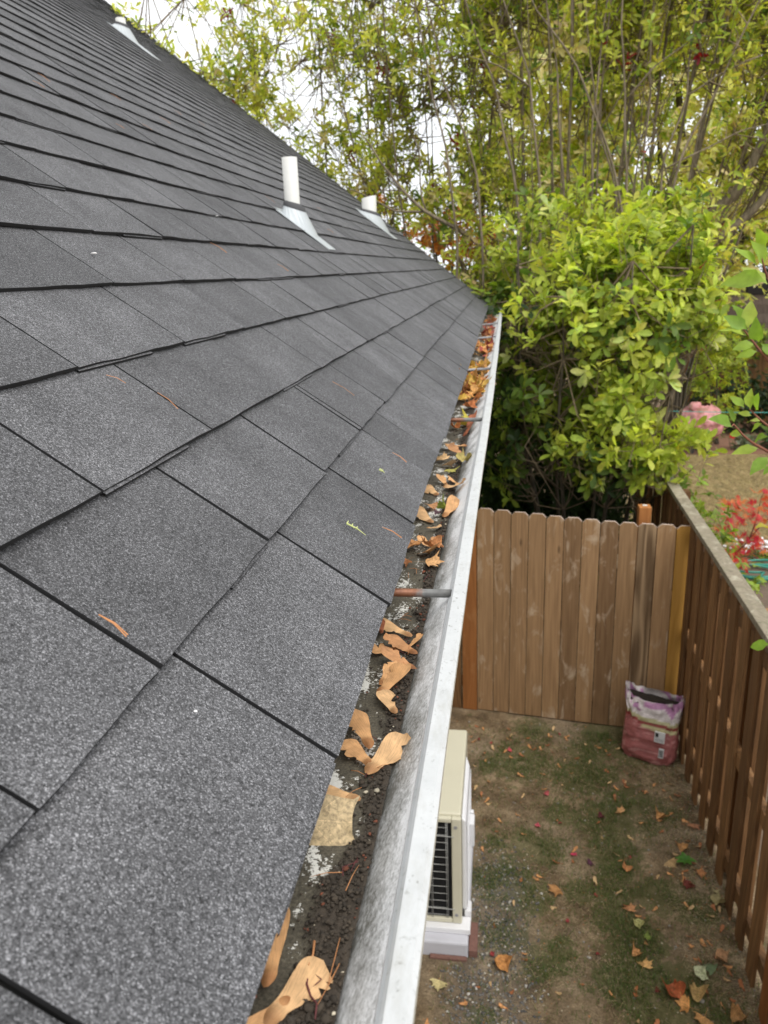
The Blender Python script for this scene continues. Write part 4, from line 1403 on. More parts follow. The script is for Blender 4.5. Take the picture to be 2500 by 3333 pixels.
for i in range(185):
    bp = br_pts[rr.choice([0, 1, 2, 2, 3, 3, 3, 4, 4, 5])]
    j = rr.randrange(1, len(bp))
    c = Vector(bp[j - 1]).lerp(Vector(bp[j]), rr.random()) if bp is not br_pts[0] else Vector(bp[3]).lerp(Vector(bp[4]), rr.random())
    c += Vector((rr.gauss(0, 0.08), rr.gauss(0, 0.07), rr.gauss(0, 0.07)))
    d = Vector((rr.gauss(0, 1), rr.gauss(0, 1), -0.3))
    nn = Vector((rr.gauss(0, 0.4), -0.8, 0.8))
    o = link('leaf', jm[i % 4], ms, mw=frame_m(c, d, nn) @ Matrix.Scale(rr.uniform(0.11, 0.19), 4))
    o.color = (*rr.choice([(0.62, 0.06, 0.055), (0.66, 0.12, 0.07), (0.68, 0.24, 0.08), (0.52, 0.035, 0.06)]), 1)

fp = thing('white_flower_plant', 'low plant covered with round white flowers behind the green hose', 'flower', (3.32, 9.70, GZ))
M['petal'] = m_plain('white_petals', (0.78, 0.77, 0.76), 0.6)
rr = random.Random(6)
for i in range(46):
    c = (3.32 + rr.gauss(0, 0.16), 9.70 + rr.gauss(0, 0.10), GZ + rr.uniform(0.10, 0.22))
    link('flower', lumps('flower', [(0, 0, 0)], [rr.uniform(0.022, 0.034)], [(1, 1, 1)], M['petal'], i, 0.8), fp, loc=c)
rg = np.random.default_rng(9)
P, A = whorls(rg, [((3.32, 9.70, GZ + 0.08), (0.3, 0.2, 0.10))], 90, gap=-1)
foliage(fp, rg, P, A, (4, 6), 0.06, [MG, LG], [0.5, 0.5])

M['hose'] = m_plain('green_hose', (0.015, 0.20, 0.145), 0.35, var=0.15, scale=25)
hz = MB()
hp = []
for i in range(150):
    t = i / 149
    a = 2 * math.pi * 3.6 * t + 1.0
    r = 0.30 + 0.05 * math.sin(a * 0.37 + 1) + 0.03 * math.sin(a * 2.3)
    hp.append((3.18 + r * 1.15 * math.cos(a), 9.12 + r * 0.75 * math.sin(a), GZ + 0.02 + 0.075 * t + 0.02 * math.sin(a * 1.7)))
for i in range(40):
    t = i / 39
    a = 1.0 + 2 * math.pi * 3.6 + t * 4.2
    hp.append((2.98 + 0.16 * math.cos(a) - 0.16 * t + 0.02, 8.78 + 0.14 * math.sin(a) - 0.02 * t, GZ + 0.10 - 0.075 * t))
hz.tube(hp, 0.014, 8)
tag(hz.obj('garden_hose', M['hose'], smooth=True), 'coiled green garden hose lying on the bed beyond the fence', 'hose')

pk = thing('covered_grill', 'round grill on black legs wrapped in a crumpled pink plastic bag', 'grill', (4.0, 15.6, GZ))


def m_pink():
    s = NT('pink_plastic_film')
    p = s.pos()
    c = s.mix(s.noise(p, 5, 4), (0.42, 0.12, 0.13), (0.78, 0.40, 0.40))
    c = s.mix(s.ramp(s.noise(p, 7, 3), [(0.45, 0.0), (0.6, 0.8)]), c, (0.30, 0.17, 0.11))
    s.set(Base_Color=c, Roughness=0.22)
    s.bump(s.noise(s.map(p, (1, 1, 0.6)), 9, 5, 0.6, 1.0), 0.9, 0.06)
    return s.m


M['pink'] = m_pink()
nu, nv = 40, 26
pv = []
for j in range(nv):
    t = j / (nv - 1)
    rad = 0.44 * (math.sin(math.pi * (0.10 + 0.86 * t)) ** 0.55) * (0.80 + 0.28 * t)
    for i in range(nu):
        a = 2 * math.pi * i / nu
        c = 1 + 0.16 * mnoise.noise(Vector((3 * math.cos(a), 3 * math.sin(a), 5 * t))) + 0.16 * abs(mnoise.noise(Vector((7 * math.cos(a), 7 * math.sin(a), 3 * t))))
        if t > 0.92:
            c *= 1.0
        pv.append((4.0 + rad * c * math.cos(a), 15.6 + rad * c * math.sin(a), -3.10 + 0.74 * t + 0.05 * mnoise.noise(Vector((4 * math.cos(a), 4 * math.sin(a), 9))) * t))
idx = np.arange(nu * nv).reshape(nv, nu)
f = np.stack([idx[:-1], np.roll(idx[:-1], -1, 1), np.roll(idx[1:], -1, 1), idx[1:]], -1).reshape(-1, 4)
link('plastic_bag', mesh_np('plastic_bag', pv, f, M['pink'], smooth=True), pk)
kn = MB()
kn.tube([(3.82, 15.5, -2.46), (3.86, 15.5, -2.36), (3.95, 15.48, -2.31)], [0.14, 0.10, 0.02], 9)
kn.obj('bag_knot', M['pink'], pk, smooth=True)
M['black'] = m_plain('black_metal', (0.02, 0.02, 0.022), 0.5)
for (x, y) in ((3.85, 15.45), (4.15, 15.45), (4.0, 15.8)):
    t = MB()
    t.tube([(4.0 + (x - 4) * 0.5, 15.6 + (y - 15.6) * 0.5, -2.98), (x, y, GZ)], 0.03, 8)
    t.obj('leg', M['black'], pk)

hs_ = thing('neighbour_house', 'weathered grey plank house wall with a dark window beyond the hedge', 'house', (6.0, 19.4, GZ))
M['plank'] = m_wood('weathered_plank', (0.10, 0.075, 0.065), (0.26, 0.21, 0.19))
for i in range(14):
    m = MB()
    z = GZ + 0.2 * i
    m.box(4.6, 12.0, 19.0 - 0.004 * (i % 2), 19.05, z, z + 0.196)
    m.obj('plank', M['plank'], hs_)
m = MB()
m.box(4.6, 12.0, 19.0, 19.4, -0.499, -0.02)
m.obj('wall', M['barkdark'], hs_)
m = MB()
m.box(5.6, 6.6, 18.96, 19.0, -0.48, -0.08)
m.obj('window', m_plain('dark_glass', (0.01, 0.011, 0.012), 0.08), hs_)
bf = thing('back_fence', 'low red brown board fence along the neighbour garden', 'fence', (6, 18.6, GZ))
for i in range(34):
    m = MB()
    m.box(4.2 + 0.2 * i, 4.39 + 0.2 * i, 18.6, 18.62, GZ, -1.72 + 0.008 * (i % 3))
    m.obj('board', M['fence'], bf)

ln = thing('clothesline', 'thin teal clothesline strung across the neighbour garden', 'clothesline', (4.2, 10.0, GZ))
t = MB()
t.tube([(1.5 + 2.7 * i / 12, 10.0, -1.43 - 0.075 * i / 12 - 0.02 * math.sin(math.pi * i / 12)) for i in range(13)], 0.0045, 6)
t.obj('line', m_plain('teal_cord', (0.05, 0.36, 0.30), 0.5), ln)
t = MB()
t.tube([(4.2, 10.0, GZ), (4.2, 10.0, -1.4)], 0.03, 10)
t.obj('pole', M['greytube'], ln)
t = MB()
t.tube([(1.5, 10.0, GZ), (1.5, 10.0, -1.35)], 0.03, 10)
t.obj('pole', M['greytube'], ln)
t = MB()
t.box(5.05, 8.5, 16.55, 16.65, GZ - 0.02, GZ + 0.10)
tag(t.obj('edging_board', M['plank']), 'weathered plank edging the bed behind the dry lawn', 'edging')

# ------------------------------------------------------------------ near branch at the right edge
nb = thing('cherry_tree', 'young tree outside the right edge whose large soft green leaves reach into view', 'tree', (1.75, 2.35, GZ))
NL = [((0.778, 2.219, 0.167), (0.721, 2.223, 0.205)), ((0.785, 2.234, 0.169), (0.789, 2.245, 0.24)), ((0.787, 2.265, 0.168), (0.753, 2.222, 0.229)), ((0.768, 2.192, 0.154), (0.711, 2.225, 0.171)), ((0.812, 2.221, 0.132), (0.787, 2.195, 0.189)), ((0.829, 2.309, 0.121), (0.772, 2.307, 0.104)), ((0.831, 2.29, 0.101), (0.78, 2.288, 0.09)), ((0.833, 2.267, 0.123), (0.870, 2.232, 0.085)),
      ((0.805, 2.266, -0.052), (0.779, 2.303, -0.016)), ((0.819, 2.253, -0.055), (0.817, 2.277, 0.002)), ((0.838, 2.271, -0.061), (0.825, 2.227, -0.007)), ((0.832, 2.281, -0.077), (0.798, 2.29, -0.068)), ((0.766, 2.226, -0.097), (0.699, 2.179, -0.061)), ((0.79, 2.294, -0.1), (0.776, 2.291, -0.055)), ((0.814, 2.276, -0.131), (0.782, 2.314, -0.13)), ((0.86, 2.276, -0.093), (0.831, 2.318, -0.088)), ((0.847, 2.237, -0.09), (0.826, 2.267, -0.118)), ((0.869, 2.243, -0.128), (0.837, 2.287, -0.154)), ((0.864, 2.295, -0.173), (0.786, 2.255, -0.174)), ((0.863, 2.206, -0.18), (0.813, 2.178, -0.212)), ((0.908, 2.306, -0.228), (0.887, 2.299, -0.254)),
      ((0.818, 2.265, 0.376), (0.785, 2.245, 0.423)), ((0.816, 2.251, 0.325), (0.775, 2.239, 0.391)), ((0.793, 2.232, 0.332), (0.737, 2.241, 0.377)), ((0.828, 2.26, 0.288), (0.725, 2.301, 0.298)), ((0.834, 2.272, 0.28), (0.778, 2.315, 0.327)), ((0.959, 2.293, -0.796), (0.912, 2.342, -0.826)), ((0.916, 2.271, -0.411), (0.865, 2.237, -0.387))]
NS = [[(1.75, 2.35, GZ), (1.72, 2.35, -1.0), (1.62, 2.3, 0.0), (1.5, 2.3, 0.9)],
      [(1.70, 2.35, -0.9), (1.3, 2.3, -0.35), (0.903, 2.25, 0.024), (0.85, 2.25, 0.08), (0.814, 2.25, 0.122), (0.793, 2.25, 0.148), (0.777, 2.25, 0.166)],
      [(1.66, 2.33, -0.55), (1.3, 2.28, -0.32), (0.944, 2.25, -0.201), (0.876, 2.25, -0.174), (0.83, 2.25, -0.147), (0.806, 2.25, -0.127), (0.777, 2.25, -0.095), (0.766, 2.23, -0.098)],
      [(1.3, 2.28, -0.32), (1.0, 2.25, -0.19), (0.886, 2.25, -0.113), (0.852, 2.25, -0.088), (0.815, 2.25, -0.053)],
      [(1.62, 2.3, -0.1), (1.2, 2.28, 0.05), (0.891, 2.25, 0.203), (0.838, 2.25, 0.268), (0.812, 2.25, 0.331), (0.796, 2.25, 0.378)],
      [(1.70, 2.35, -1.3), (1.3, 2.3, -1.0), (1.05, 2.28, -0.83), (0.959, 2.293, -0.796)]]
for i, p in enumerate(NS):
    t = MB()
    n = len(p)
    t.tube(p, [(0.02 if i == 0 else 0.006) * (1 - 0.72 * j / (n - 1)) for j in range(n)], 8)
    t.obj('trunk' if i == 0 else 'branch', M['redtwig'], nb, smooth=True)
tv, tf = TPL[('ovate', True)]
rr = random.Random(12)
for i, (a, b) in enumerate(NL):
    A_, B_ = Vector(a), Vector(b)
    L = (B_ - A_).length
    w = tv.copy()
    w[:, 2] += rr.uniform(-0.25, 0.15) * w[:, 0] ** 2 + 0.03 * np.sin(w[:, 0] * 9 + i)
    w[:, 2] += rr.uniform(-0.25, 0.2) * np.abs(w[:, 1])
    w[:, 1] *= rr.uniform(0.85, 1.1)
    v2, f2 = w, tf
    nrm = Vector((rr.uniform(-0.6, 0.3), rr.uniform(-0.9, -0.3), rr.uniform(0.4, 1.0)))
    o = link('leaf', mesh_np('leaf', v2, f2, M['leafobj'], smooth=True), nb, mw=frame_m(A_, B_ - A_, nrm) @ Matrix.Scale(L * 1.04, 4))
    o.color = (*rr.choice([(0.30, 0.44, 0.055), (0.36, 0.48, 0.06), (0.22, 0.36, 0.05), (0.42, 0.52, 0.10)]), 1)
    if i == 27:
        o.color = (0.42, 0.36, 0.03, 1)

# ------------------------------------------------------------------ air conditioner, pad, bricks
ac = thing('air_conditioner', 'beige outdoor air conditioner unit on a raised pad by the house wall', 'air conditioner', (-0.24, 3.85, -3.2))
M['beige'] = m_plain('beige_enamel', (0.60, 0.57, 0.44), 0.4, var=0.05, scale=8)
M['white'] = m_plain('white_plastic', (0.74, 0.74, 0.76), 0.45, var=0.05, scale=12)
M['pad'] = m_plain('pale_grey_pad', (0.50, 0.50, 0.54), 0.7, var=0.10, scale=9)
M['fin'] = m_plain('black_fins', (0.012, 0.012, 0.013), 0.6)
M['wire'] = m_plain('grey_wire', (0.42, 0.42, 0.40), 0.5)
M['brick'] = m_plain('red_brick', (0.17, 0.085, 0.066), 0.9, var=0.4, scale=60, bump=0.6)
X0, X1, Y0, Y1, Z0, Z1 = -0.42, -0.066, 3.44, 4.27, -3.165, -2.45
m = MB()
m.box(X0, X1, Y0 + 0.030, Y1, Z0, Z1)
m.obj('body', M['beige'], ac, bevel=0.012, seg=3)
m = MB()                                          # frame round the coil opening
m.box(-0.118, X1 + 0.001, Y0, Y0 + 0.0295, Z0, Z1 - 0.012)
m.box(X0, -0.1185, Y0, Y0 + 0.0295, Z1 - 0.040, Z1 - 0.012)
m.box(X0, -0.1185, Y0, Y0 + 0.0295, Z0, Z0 + 0.03)
m.obj('frame', M['beige'], ac, bevel=0.006)
m = MB()
for i in range(52):
    z = Z0 + 0.034 + i * 0.01235
    m.box(X0 + 0.005, -0.1195, Y0 + 0.014, Y0 + 0.029, z, z + 0.0035)
m.obj('fins', M['fin'], ac)
m = MB()
for z in np.linspace(Z1 - 0.075, Z0 + 0.05, 13):
    m.tube([(X0, Y0 + 0.006, z), (-0.142, Y0 + 0.006, z)], 0.0016, 5)
for x in (-0.140, -0.148, -0.225, -0.232, -0.31, -0.317):
    m.tube([(x, Y0 + 0.003, Z0 + 0.03), (x, Y0 + 0.003, Z1 - 0.04)], 0.0014, 5)
for z in (-2.575, -3.065):
    m.tube([(X0, Y0 + 0.001, z), (-0.102, Y0 - 0.003, z)], 0.0020, 5)
m.obj('wire_guard', M['wire'], ac, smooth=True)
for z in (-2.515, -3.105):
    m = MB()
    m.tube([(-0.095, Y0 + 0.001, z), (-0.095, Y0 - 0.003, z)], 0.010, 14)
    m.obj('screw', M['greytube'], ac)
gd = MB()                                         # white fan guard standing proud of the yard side
gd.quadbox([(X1 + 0.001, 3.50, -3.12), (-0.036, 3.50, -3.12), (-0.036, 4.02, -3.12), (X1 + 0.001, 4.10, -3.12),
            (X1 + 0.001, 3.50, -2.50), (-0.040, 3.50, -2.52), (-0.040, 4.00, -2.52), (X1 + 0.001, 4.08, -2.50)])
gd.obj('fan_guard', M['white'], ac, bevel=0.008)
m = MB()
for i in range(34):
    m.tube([(-0.0335, 3.52, -3.10 + 0.017 * i), (-0.0335, 3.99, -3.10 + 0.017 * i)], 0.0018, 5)
m.obj('fan_guard_wires', M['white'], ac)
m = MB()
m.box(-0.0365, -0.004, 3.70, 3.79, -2.83, -2.70)
m.box(-0.0365, -0.010, 3.80, 3.83, -2.83, -2.70)
m.obj('valve_cover', M['white'], ac, bevel=0.006)
m = MB()
m.box(-0.44, -0.018, 3.405, 3.50, -3.206, -3.168)
m.obj('foot', M['white'], ac, bevel=0.006)
m = MB()
m.box(-0.44, -0.018, 4.10, 4.20, -3.206, -3.168)
m.obj('foot', M['white'], ac, bevel=0.006)
m = MB()
m.box(-0.055, -0.016, 3.503, 3.58, -3.206, -3.130)
m.obj('foot_bracket', M['white'], ac, bevel=0.006)
pd = MB()
pd.box(-0.46, -0.028, 3.345, 4.30, GZ - 0.02, -3.2065)
tag(pd.obj('equipment_pad', M['pad'], bevel=0.012), 'pale grey pad on the ground under the air conditioner', 'pad')
for (x0, x1, y0, y1, lab) in ((-0.026, 0.022, 3.35, 3.55, 'red brick lying along the yard side of the grey pad'), (-0.24, -0.035, 3.318, 3.343, 'red brick lying under the front edge of the grey pad')):
    m = MB()
    m.box(x0, x1, y0, y1, GZ - 0.02, GZ + 0.045 if x1 > 0 else GZ + 0.012)
    tag(m.obj('brick', M['brick'], bevel=0.004), lab, 'brick', 'bricks round the pad')

# ------------------------------------------------------------------ soil bag
bag = thing('soil_bag', 'open red plastic soil bag with crumpled white top leaning in the fence corner', 'bag', (1.31, 5.42, GZ))


def m_bag():
    s = NT('printed_plastic_bag')
    c = s.n('VertexColor', layer_name='tint').outputs['Color']
    p = s.pos()
    c = s.mix(1.0, c, s.ramp(s.noise(p, 30, 4), [(0.3, 0.8), (0.7, 1.15)]), 'MULTIPLY')
    s.set(Base_Color=c, Roughness=0.28)
    s.bump(s.noise(s.map(p, (6, 6, 26)), 2.2, 5, 0.6, 1.2), 0.7, 0.012)
    return s.m


M['bagmat'] = m_bag()
ba = math.radians(-24)
bx_, by_ = Vector((math.cos(ba), math.sin(ba), 0)), Vector((-math.sin(ba), math.cos(ba), 0))
nu, nv = 96, 44
bv, bt = [], []
for j in range(nv):
    t = j / (nv - 1)
    hw = float(np.interp(t, [0, 0.08, 0.45, 0.72, 0.85, 1], [0.180, 0.204, 0.200, 0.196, 0.216, 0.222]))
    hd = float(np.interp(t, [0, 0.1, 0.5, 0.8, 1], [0.085, 0.105, 0.10, 0.075, 0.06]))
    cx, cy = 1.275 + 0.035 * t, 5.33 + 0.08 * t
    for i in range(nu):
        a = 2 * math.pi * i / nu
        ca, sa = math.cos(a), math.sin(a)
        ex = math.copysign(abs(ca) ** 0.55, ca) * hw
        ey = math.copysign(abs(sa) ** 0.75, sa) * hd
        fold = 0.016 * mnoise.noise(Vector((ca * 2.2, sa * 2.2, t * 9))) + (0.030 * mnoise.noise(Vector((ca * 5, sa * 5, t * 6 + 4))) if t > 0.66 else 0.004 * mnoise.noise(Vector((ca * 3, sa * 3, t * 40))))
        ex *= 1 + fold * 2
        ey += fold
        zz = 0.50 * t + (0.045 * (abs(ca) ** 6) - 0.05 * (1 - abs(ca)) * (sa < 0)) * t ** 4 + 0.02 * mnoise.noise(Vector((ca * 4, sa * 4, 7))) * t
        q = bx_ * ex + by_ * ey
        bv.append((cx + q.x, cy + q.y, GZ + 0.002 + zz))
        line = t + 0.05 * ca + 0.02 * mnoise.noise(Vector((ca * 3, sa * 3, t * 3)))
        if line > 0.70:
            col = (0.62, 0.56, 0.55)
            if mnoise.noise(Vector((ca * 4 + 3, sa * 4, t * 7))) > 0.05 and line > 0.78:
                col = (0.42, 0.20, 0.36)
        elif line > 0.645:
            col = (0.40, 0.37, 0.20)
        elif line > 0.60:
            col = (0.22, 0.028, 0.025)
        elif line > 0.545 and ca > -0.1:
            col = (0.46, 0.42, 0.22)
        else:
            col = (0.33, 0.105, 0.10) if mnoise.noise(Vector((ca * 2, sa * 3, t * 25))) < 0.35 else (0.46, 0.21, 0.20)
        bt.append(col)
idx = np.arange(nu * nv).reshape(nv, nu)
f = np.stack([idx[:-1], np.roll(idx[:-1], -1, 1), np.roll(idx[1:], -1, 1), idx[1:]], -1).reshape(-1, 4)
link('bag_body', mesh_np('bag_body', bv, f, M['bagmat'], np.array(bt), smooth=True), bag)
M['soil'] = m_plain('black_potting_soil', (0.022, 0.015, 0.010), 0.95, var=0.7, scale=90, bump=1.0)
sd = []
for i in range(nu):
    p = Vector(bv[(nv - 6) * nu + i])
    sd.append(p)
ctr = sum(sd, Vector()) / nu + Vector((0, 0, 0.03))
vv = [tuple(ctr)] + [tuple(ctr + (p - ctr) * 0.5 + Vector((0, 0, 0.012 * mnoise.noise(p * 30)))) for p in sd] + [tuple(ctr + (p - ctr) * 0.985) for p in sd]
ff = [(0, 1 + i, 1 + (i + 1) % nu) for i in range(nu)] + [(1 + i, 1 + nu + i, 1 + nu + (i + 1) % nu) for i in range(nu)] + [(1 + i, 1 + nu + (i + 1) % nu, 1 + (i + 1) % nu) for i in range(nu)]
link('potting_soil', mesh_np('potting_soil', vv, ff, M['soil'], smooth=True), bag)


def on_bag(u, h, out=0.006):
    """point on the bag's front, u across (-1..1), h up in metres"""
    cx, cy = 1.275 + 0.035 * h / 0.5, 5.33 + 0.08 * h / 0.5
    q = bx_ * (u * 0.17) - by_ * (0.105 + out)
    return Vector((cx + q.x, cy + q.y, GZ + h))


def panel(name, u0, u1, h0, h1, mat, out):
    m = MB()
    m.quadbox([on_bag(u0, h0, out), on_bag(u1, h0, out), on_bag(u1, h0, out - 0.012), on_bag(u0, h0, out - 0.012), on_bag(u0, h1, out), on_bag(u1, h1, out), on_bag(u1, h1, out - 0.012), on_bag(u0, h1, out - 0.012)])
    return m.obj(name, mat, bag)


M['paper'] = m_plain('printed_white', (0.62, 0.62, 0.62), 0.4)
M['ink'] = m_plain('black_print', (0.02, 0.02, 0.02), 0.5)
panel('white_label', 0.30, 0.74, 0.19, 0.27, M['paper'], 0.008)
panel('label_emblem', 0.34, 0.47, 0.232, 0.262, M['ink'], 0.0095)
for i in range(4):
    panel('label_line', 0.35, 0.69, 0.200 + 0.007 * i, 0.2025 + 0.007 * i, M['greytube'], 0.0095)
panel('barcode_label', 0.55, 0.76, 0.075, 0.145, M['paper'], 0.008)
for i in range(9):
    panel('barcode_bar', 0.58 + 0.018 * i, 0.587 + 0.018 * i + 0.004 * (i % 3 == 0), 0.083, 0.138, M['ink'], 0.0095)

# ------------------------------------------------------------------ grass, straw, gravel, litter on the yard soil
rg = np.random.default_rng(33)


def ground_z(x, y):
    return GZ - 0.004 + 0.012 * (mnoise.noise(Vector((x * 3, y * 3, 0))) + 0.5 * mnoise.noise(Vector((x * 11, y * 11, 5))))


gp = []
for (a, b, r) in grass_spots:
    c = int(430 * (r / 0.1) ** 2)
    q = rg.normal(0, 1, (c, 2)) * r * 0.95
    gp.append(np.stack([a + q[:, 0], b + q[:, 1]], -1))
gp.append(np.stack([rg.uniform(-0.2, 1.5, 7000), rg.uniform(2.6, 5.7, 7000)], -1))
gp = np.concatenate(gp)
nz = vnoise(np.stack([gp[:, 0], gp[:, 1], 0 * gp[:, 0]], -1), 9.0, 0.7) + 0.5 * vnoise(np.stack([gp[:, 0], gp[:, 1], 0 * gp[:, 0]], -1), 31.0, 2.7)
gp = gp[(nz > -0.28) & (gp[:, 0] > -0.4) & (gp[:, 0] < 1.5) & (gp[:, 1] < 5.62)]
n = len(gp)
Z = np.array([ground_z(a, b) for a, b in gp])
h = rg.uniform(0.010, 0.034, n)
an = rg.uniform(0, 6.28, n)
lean = rg.uniform(0.4, 1.7, n)
d = np.stack([np.cos(an), np.sin(an)], -1)
wd = np.stack([-np.sin(an), np.cos(an)], -1) * 0.0014
b0 = np.concatenate([gp, Z[:, None]], 1)
V = np.zeros((n, 5, 3))
V[:, 0] = b0 + np.concatenate([wd, np.zeros((n, 1))], 1)
V[:, 1] = b0 - np.concatenate([wd, np.zeros((n, 1))], 1)
mid = b0 + np.concatenate([d * (h * lean * 0.35)[:, None], (h * 0.65)[:, None]], 1)
V[:, 2] = mid - np.concatenate([wd, np.zeros((n, 1))], 1) * 0.8
V[:, 3] = mid + np.concatenate([wd, np.zeros((n, 1))], 1) * 0.8
V[:, 4] = b0 + np.concatenate([d * (h * lean)[:, None], (h * 0.95)[:, None]], 1)
f0 = np.array([(0, 1, 2), (0, 2, 3), (3, 2, 4)])
F = (f0[None] + (np.arange(n) * 5)[:, None, None]).reshape(-1, 3)
col = np.array([(0.080, 0.135, 0.032), (0.125, 0.175, 0.046), (0.19, 0.20, 0.07), (0.36, 0.29, 0.16)])[rg.choice(4, n, p=[0.42, 0.33, 0.15, 0.10])] * rg.uniform(0.7, 1.25, (n, 1))
tag(link('grass', mesh_np('grass', V.reshape(-1, 3), F, M['leafmass'], np.repeat(col, 5, 0))), 'sparse green grass growing in patches on the bare yard soil', 'grass', kind='stuff')

n = 16000
x = rg.uniform(1.9, 6.2, n)
y = rg.uniform(9.8, 15.3, n)
k_ = (x < 0.38 * y + 0.6) & (x > 0.20 * y - 0.3)
x, y = x[k_], y[k_]
n = len(x)
an = rg.uniform(0, 6.28, n)
h = rg.uniform(0.03, 0.09, n)
P0 = np.stack([x, y, np.full(n, GZ - 0.01)], -1)
P1 = P0 + np.stack([np.cos(an) * h, np.sin(an) * h, h * 0.55], -1)
tag(link('lawn_grass', twig_mesh('lawn_grass', P0, P1, np.full(n, 0.004), np.full(n, 0.0015), m_plain('lawn_blades', (0.36, 0.29, 0.13), 0.9, var=0.55, scale=3))), 'short dry straw coloured grass on the neighbouring lawn', 'grass', kind='stuff')

# dry straw lying flat
n = 9000
x = rg.uniform(-0.4, 1.5, n)
y = rg.uniform(2.6, 5.75, n)
near_edge = rg.random(n) < 0.35
x[near_edge] = rg.uniform(1.15, 1.5, near_edge.sum())
st = vnoise(np.stack([x, y, 0 * x], -1), 6.0, 4.1) > -0.1
x, y = x[st], y[st]
n = len(x)
Z = np.array([ground_z(a, b) for a, b in zip(x, y)]) + 0.004
an = rg.uniform(0, 6.28, n)
L = rg.uniform(0.012, 0.05, n)
d = np.stack([np.cos(an), np.sin(an), rg.normal(0, 0.12, n)], -1)
P0 = np.stack([x, y, Z], -1)
tag(link('straw', twig_mesh('straw', P0, P0 + d * L[:, None], np.full(n, 0.0010), np.full(n, 0.0006), m_plain('dry_straw', (0.44, 0.35, 0.20), 0.9, var=0.4, scale=50))), 'dry straw and stalks strewn over the yard soil', 'straw', kind='stuff')

pts, szs, cls = [], [], []
while len(pts) < 1250:
    x, y = rnd.uniform(-0.35, 0.42), rnd.uniform(2.7, 4.3)
    if rnd.random() > float(gravel_mask(np.array(x), np.array(y))) or (x < -0.02 and 3.3 < y < 4.32):
        continue
    s_ = rnd.uniform(0.004, 0.0105)
    pts.append((x, y, ground_z(x, y) + s_ * 0.3))
    szs.append(s_)
    b = rnd.uniform(0.6, 1.4)
    q = rnd.random()
    cls.append((0.125 * b, 0.118 * b, 0.110 * b) if q < 0.7 else ((0.28 * b, 0.25 * b, 0.20 * b) if q < 0.9 else (0.40 * b, 0.38 * b, 0.34 * b)))
tag(link('gravel', lumps('gravel', pts, szs, cls, M['tint'], 8, 0.7)), 'blue grey gravel on the ground beside the pad', 'gravel', kind='stuff')
pts, szs, cls = [], [], []
for _ in range(4200):
    x, y = rnd.uniform(-0.4, 1.5), rnd.uniform(2.5, 5.72)
    if rnd.random() < 0.4:
        x = 1.5 - abs(rnd.gauss(0, 0.16))
    s_ = rnd.uniform(0.002, 0.006)
    pts.append((x, y, ground_z(x, y) + s_ * 0.2))
    szs.append(s_)
    b = rnd.uniform(0.6, 1.3)
    cls.append(rnd.choice([(0.28 * b, 0.21 * b, 0.13 * b), (0.15 * b, 0.10 * b, 0.06 * b), (0.36 * b, 0.31 * b, 0.22 * b), (0.33 * b, 0.14 * b, 0.05 * b)]))
tag(link('leaf_litter', lumps('leaf_litter', pts, szs, cls, M['tint'], 9, 0.35)), 'crumbled leaf bits scattered over the yard soil', 'litter', kind='stuff')

# ------------------------------------------------------------------ maple keys and fallen leaves


def samara(seed, curl=0.2, twist=0.3, flip=1, narrow=1.0):
    """maple key, seed end at x=0, wing tip at x=1"""
    r = random.Random(seed)
    xs = [0.0, 0.06, 0.14, 0.22, 0.30, 0.42, 0.55, 0.68, 0.80, 0.90, 0.97, 1.0]
    up = [0.02, 0.075, 0.105, 0.105, 0.115, 0.18, 0.26, 0.32, 0.34, 0.31, 0.22, 0.08]
    lo = [0.02, 0.07, 0.095, 0.09, 0.08, 0.085, 0.10, 0.115, 0.125, 0.12, 0.09, 0.02]
    fx_ = [i / 23 for i in range(24)]
    sm = lambda t, a: sum(np.interp(np.clip(t + q, 0, 1), xs, a) for q in (-0.03, 0, 0.03)) / 3
    up, lo = [sm(t, up) for t in fx_], [sm(t, lo) for t in fx_]
    bite = [(r.uniform(0.45, 0.95), r.uniform(0.02, 0.05)) for _ in range(3)]
    up = [u * (1 - sum(0.30 * math.exp(-((t - c_) / w_) ** 2) for c_, w_ in bite)) for t, u in zip(fx_, up)]
    xs = fx_
    v, f = [], []
    m = 5
    ph_ = r.uniform(0, 6)
    for i, x in enumerate(xs):
        u = up[i] * narrow * r.uniform(0.97, 1.03)
        l = lo[i] * narrow * r.uniform(0.98, 1.02)
        for j in range(m):
            t = j / (m - 1)
            y = -l + (u + l) * t
            z = curl * x * x + twist * x * (t - 0.4) * 0.35 + 0.022 * math.sin(7 * x + ph_) * (t - 0.2)
            if x < 0.28:
                z += 0.075 * math.sin(math.pi * min(1, x / 0.28)) * math.sin(math.pi * t)
            if j == m - 1 and x > 0.5:
                z += 0.045 * math.sin(ph_ + 14 * x) + 0.05 * math.sin(ph_)
            v.append((x, y * flip, z))
    for i in range(len(xs) - 1):
        for j in range(m - 1):
            a = i * m + j
            q = (a, a + m, a + m + 1, a + 1)
            f += [(q[0], q[1], q[2]), (q[0], q[2], q[3])]
    return np.array(v), np.array(f)


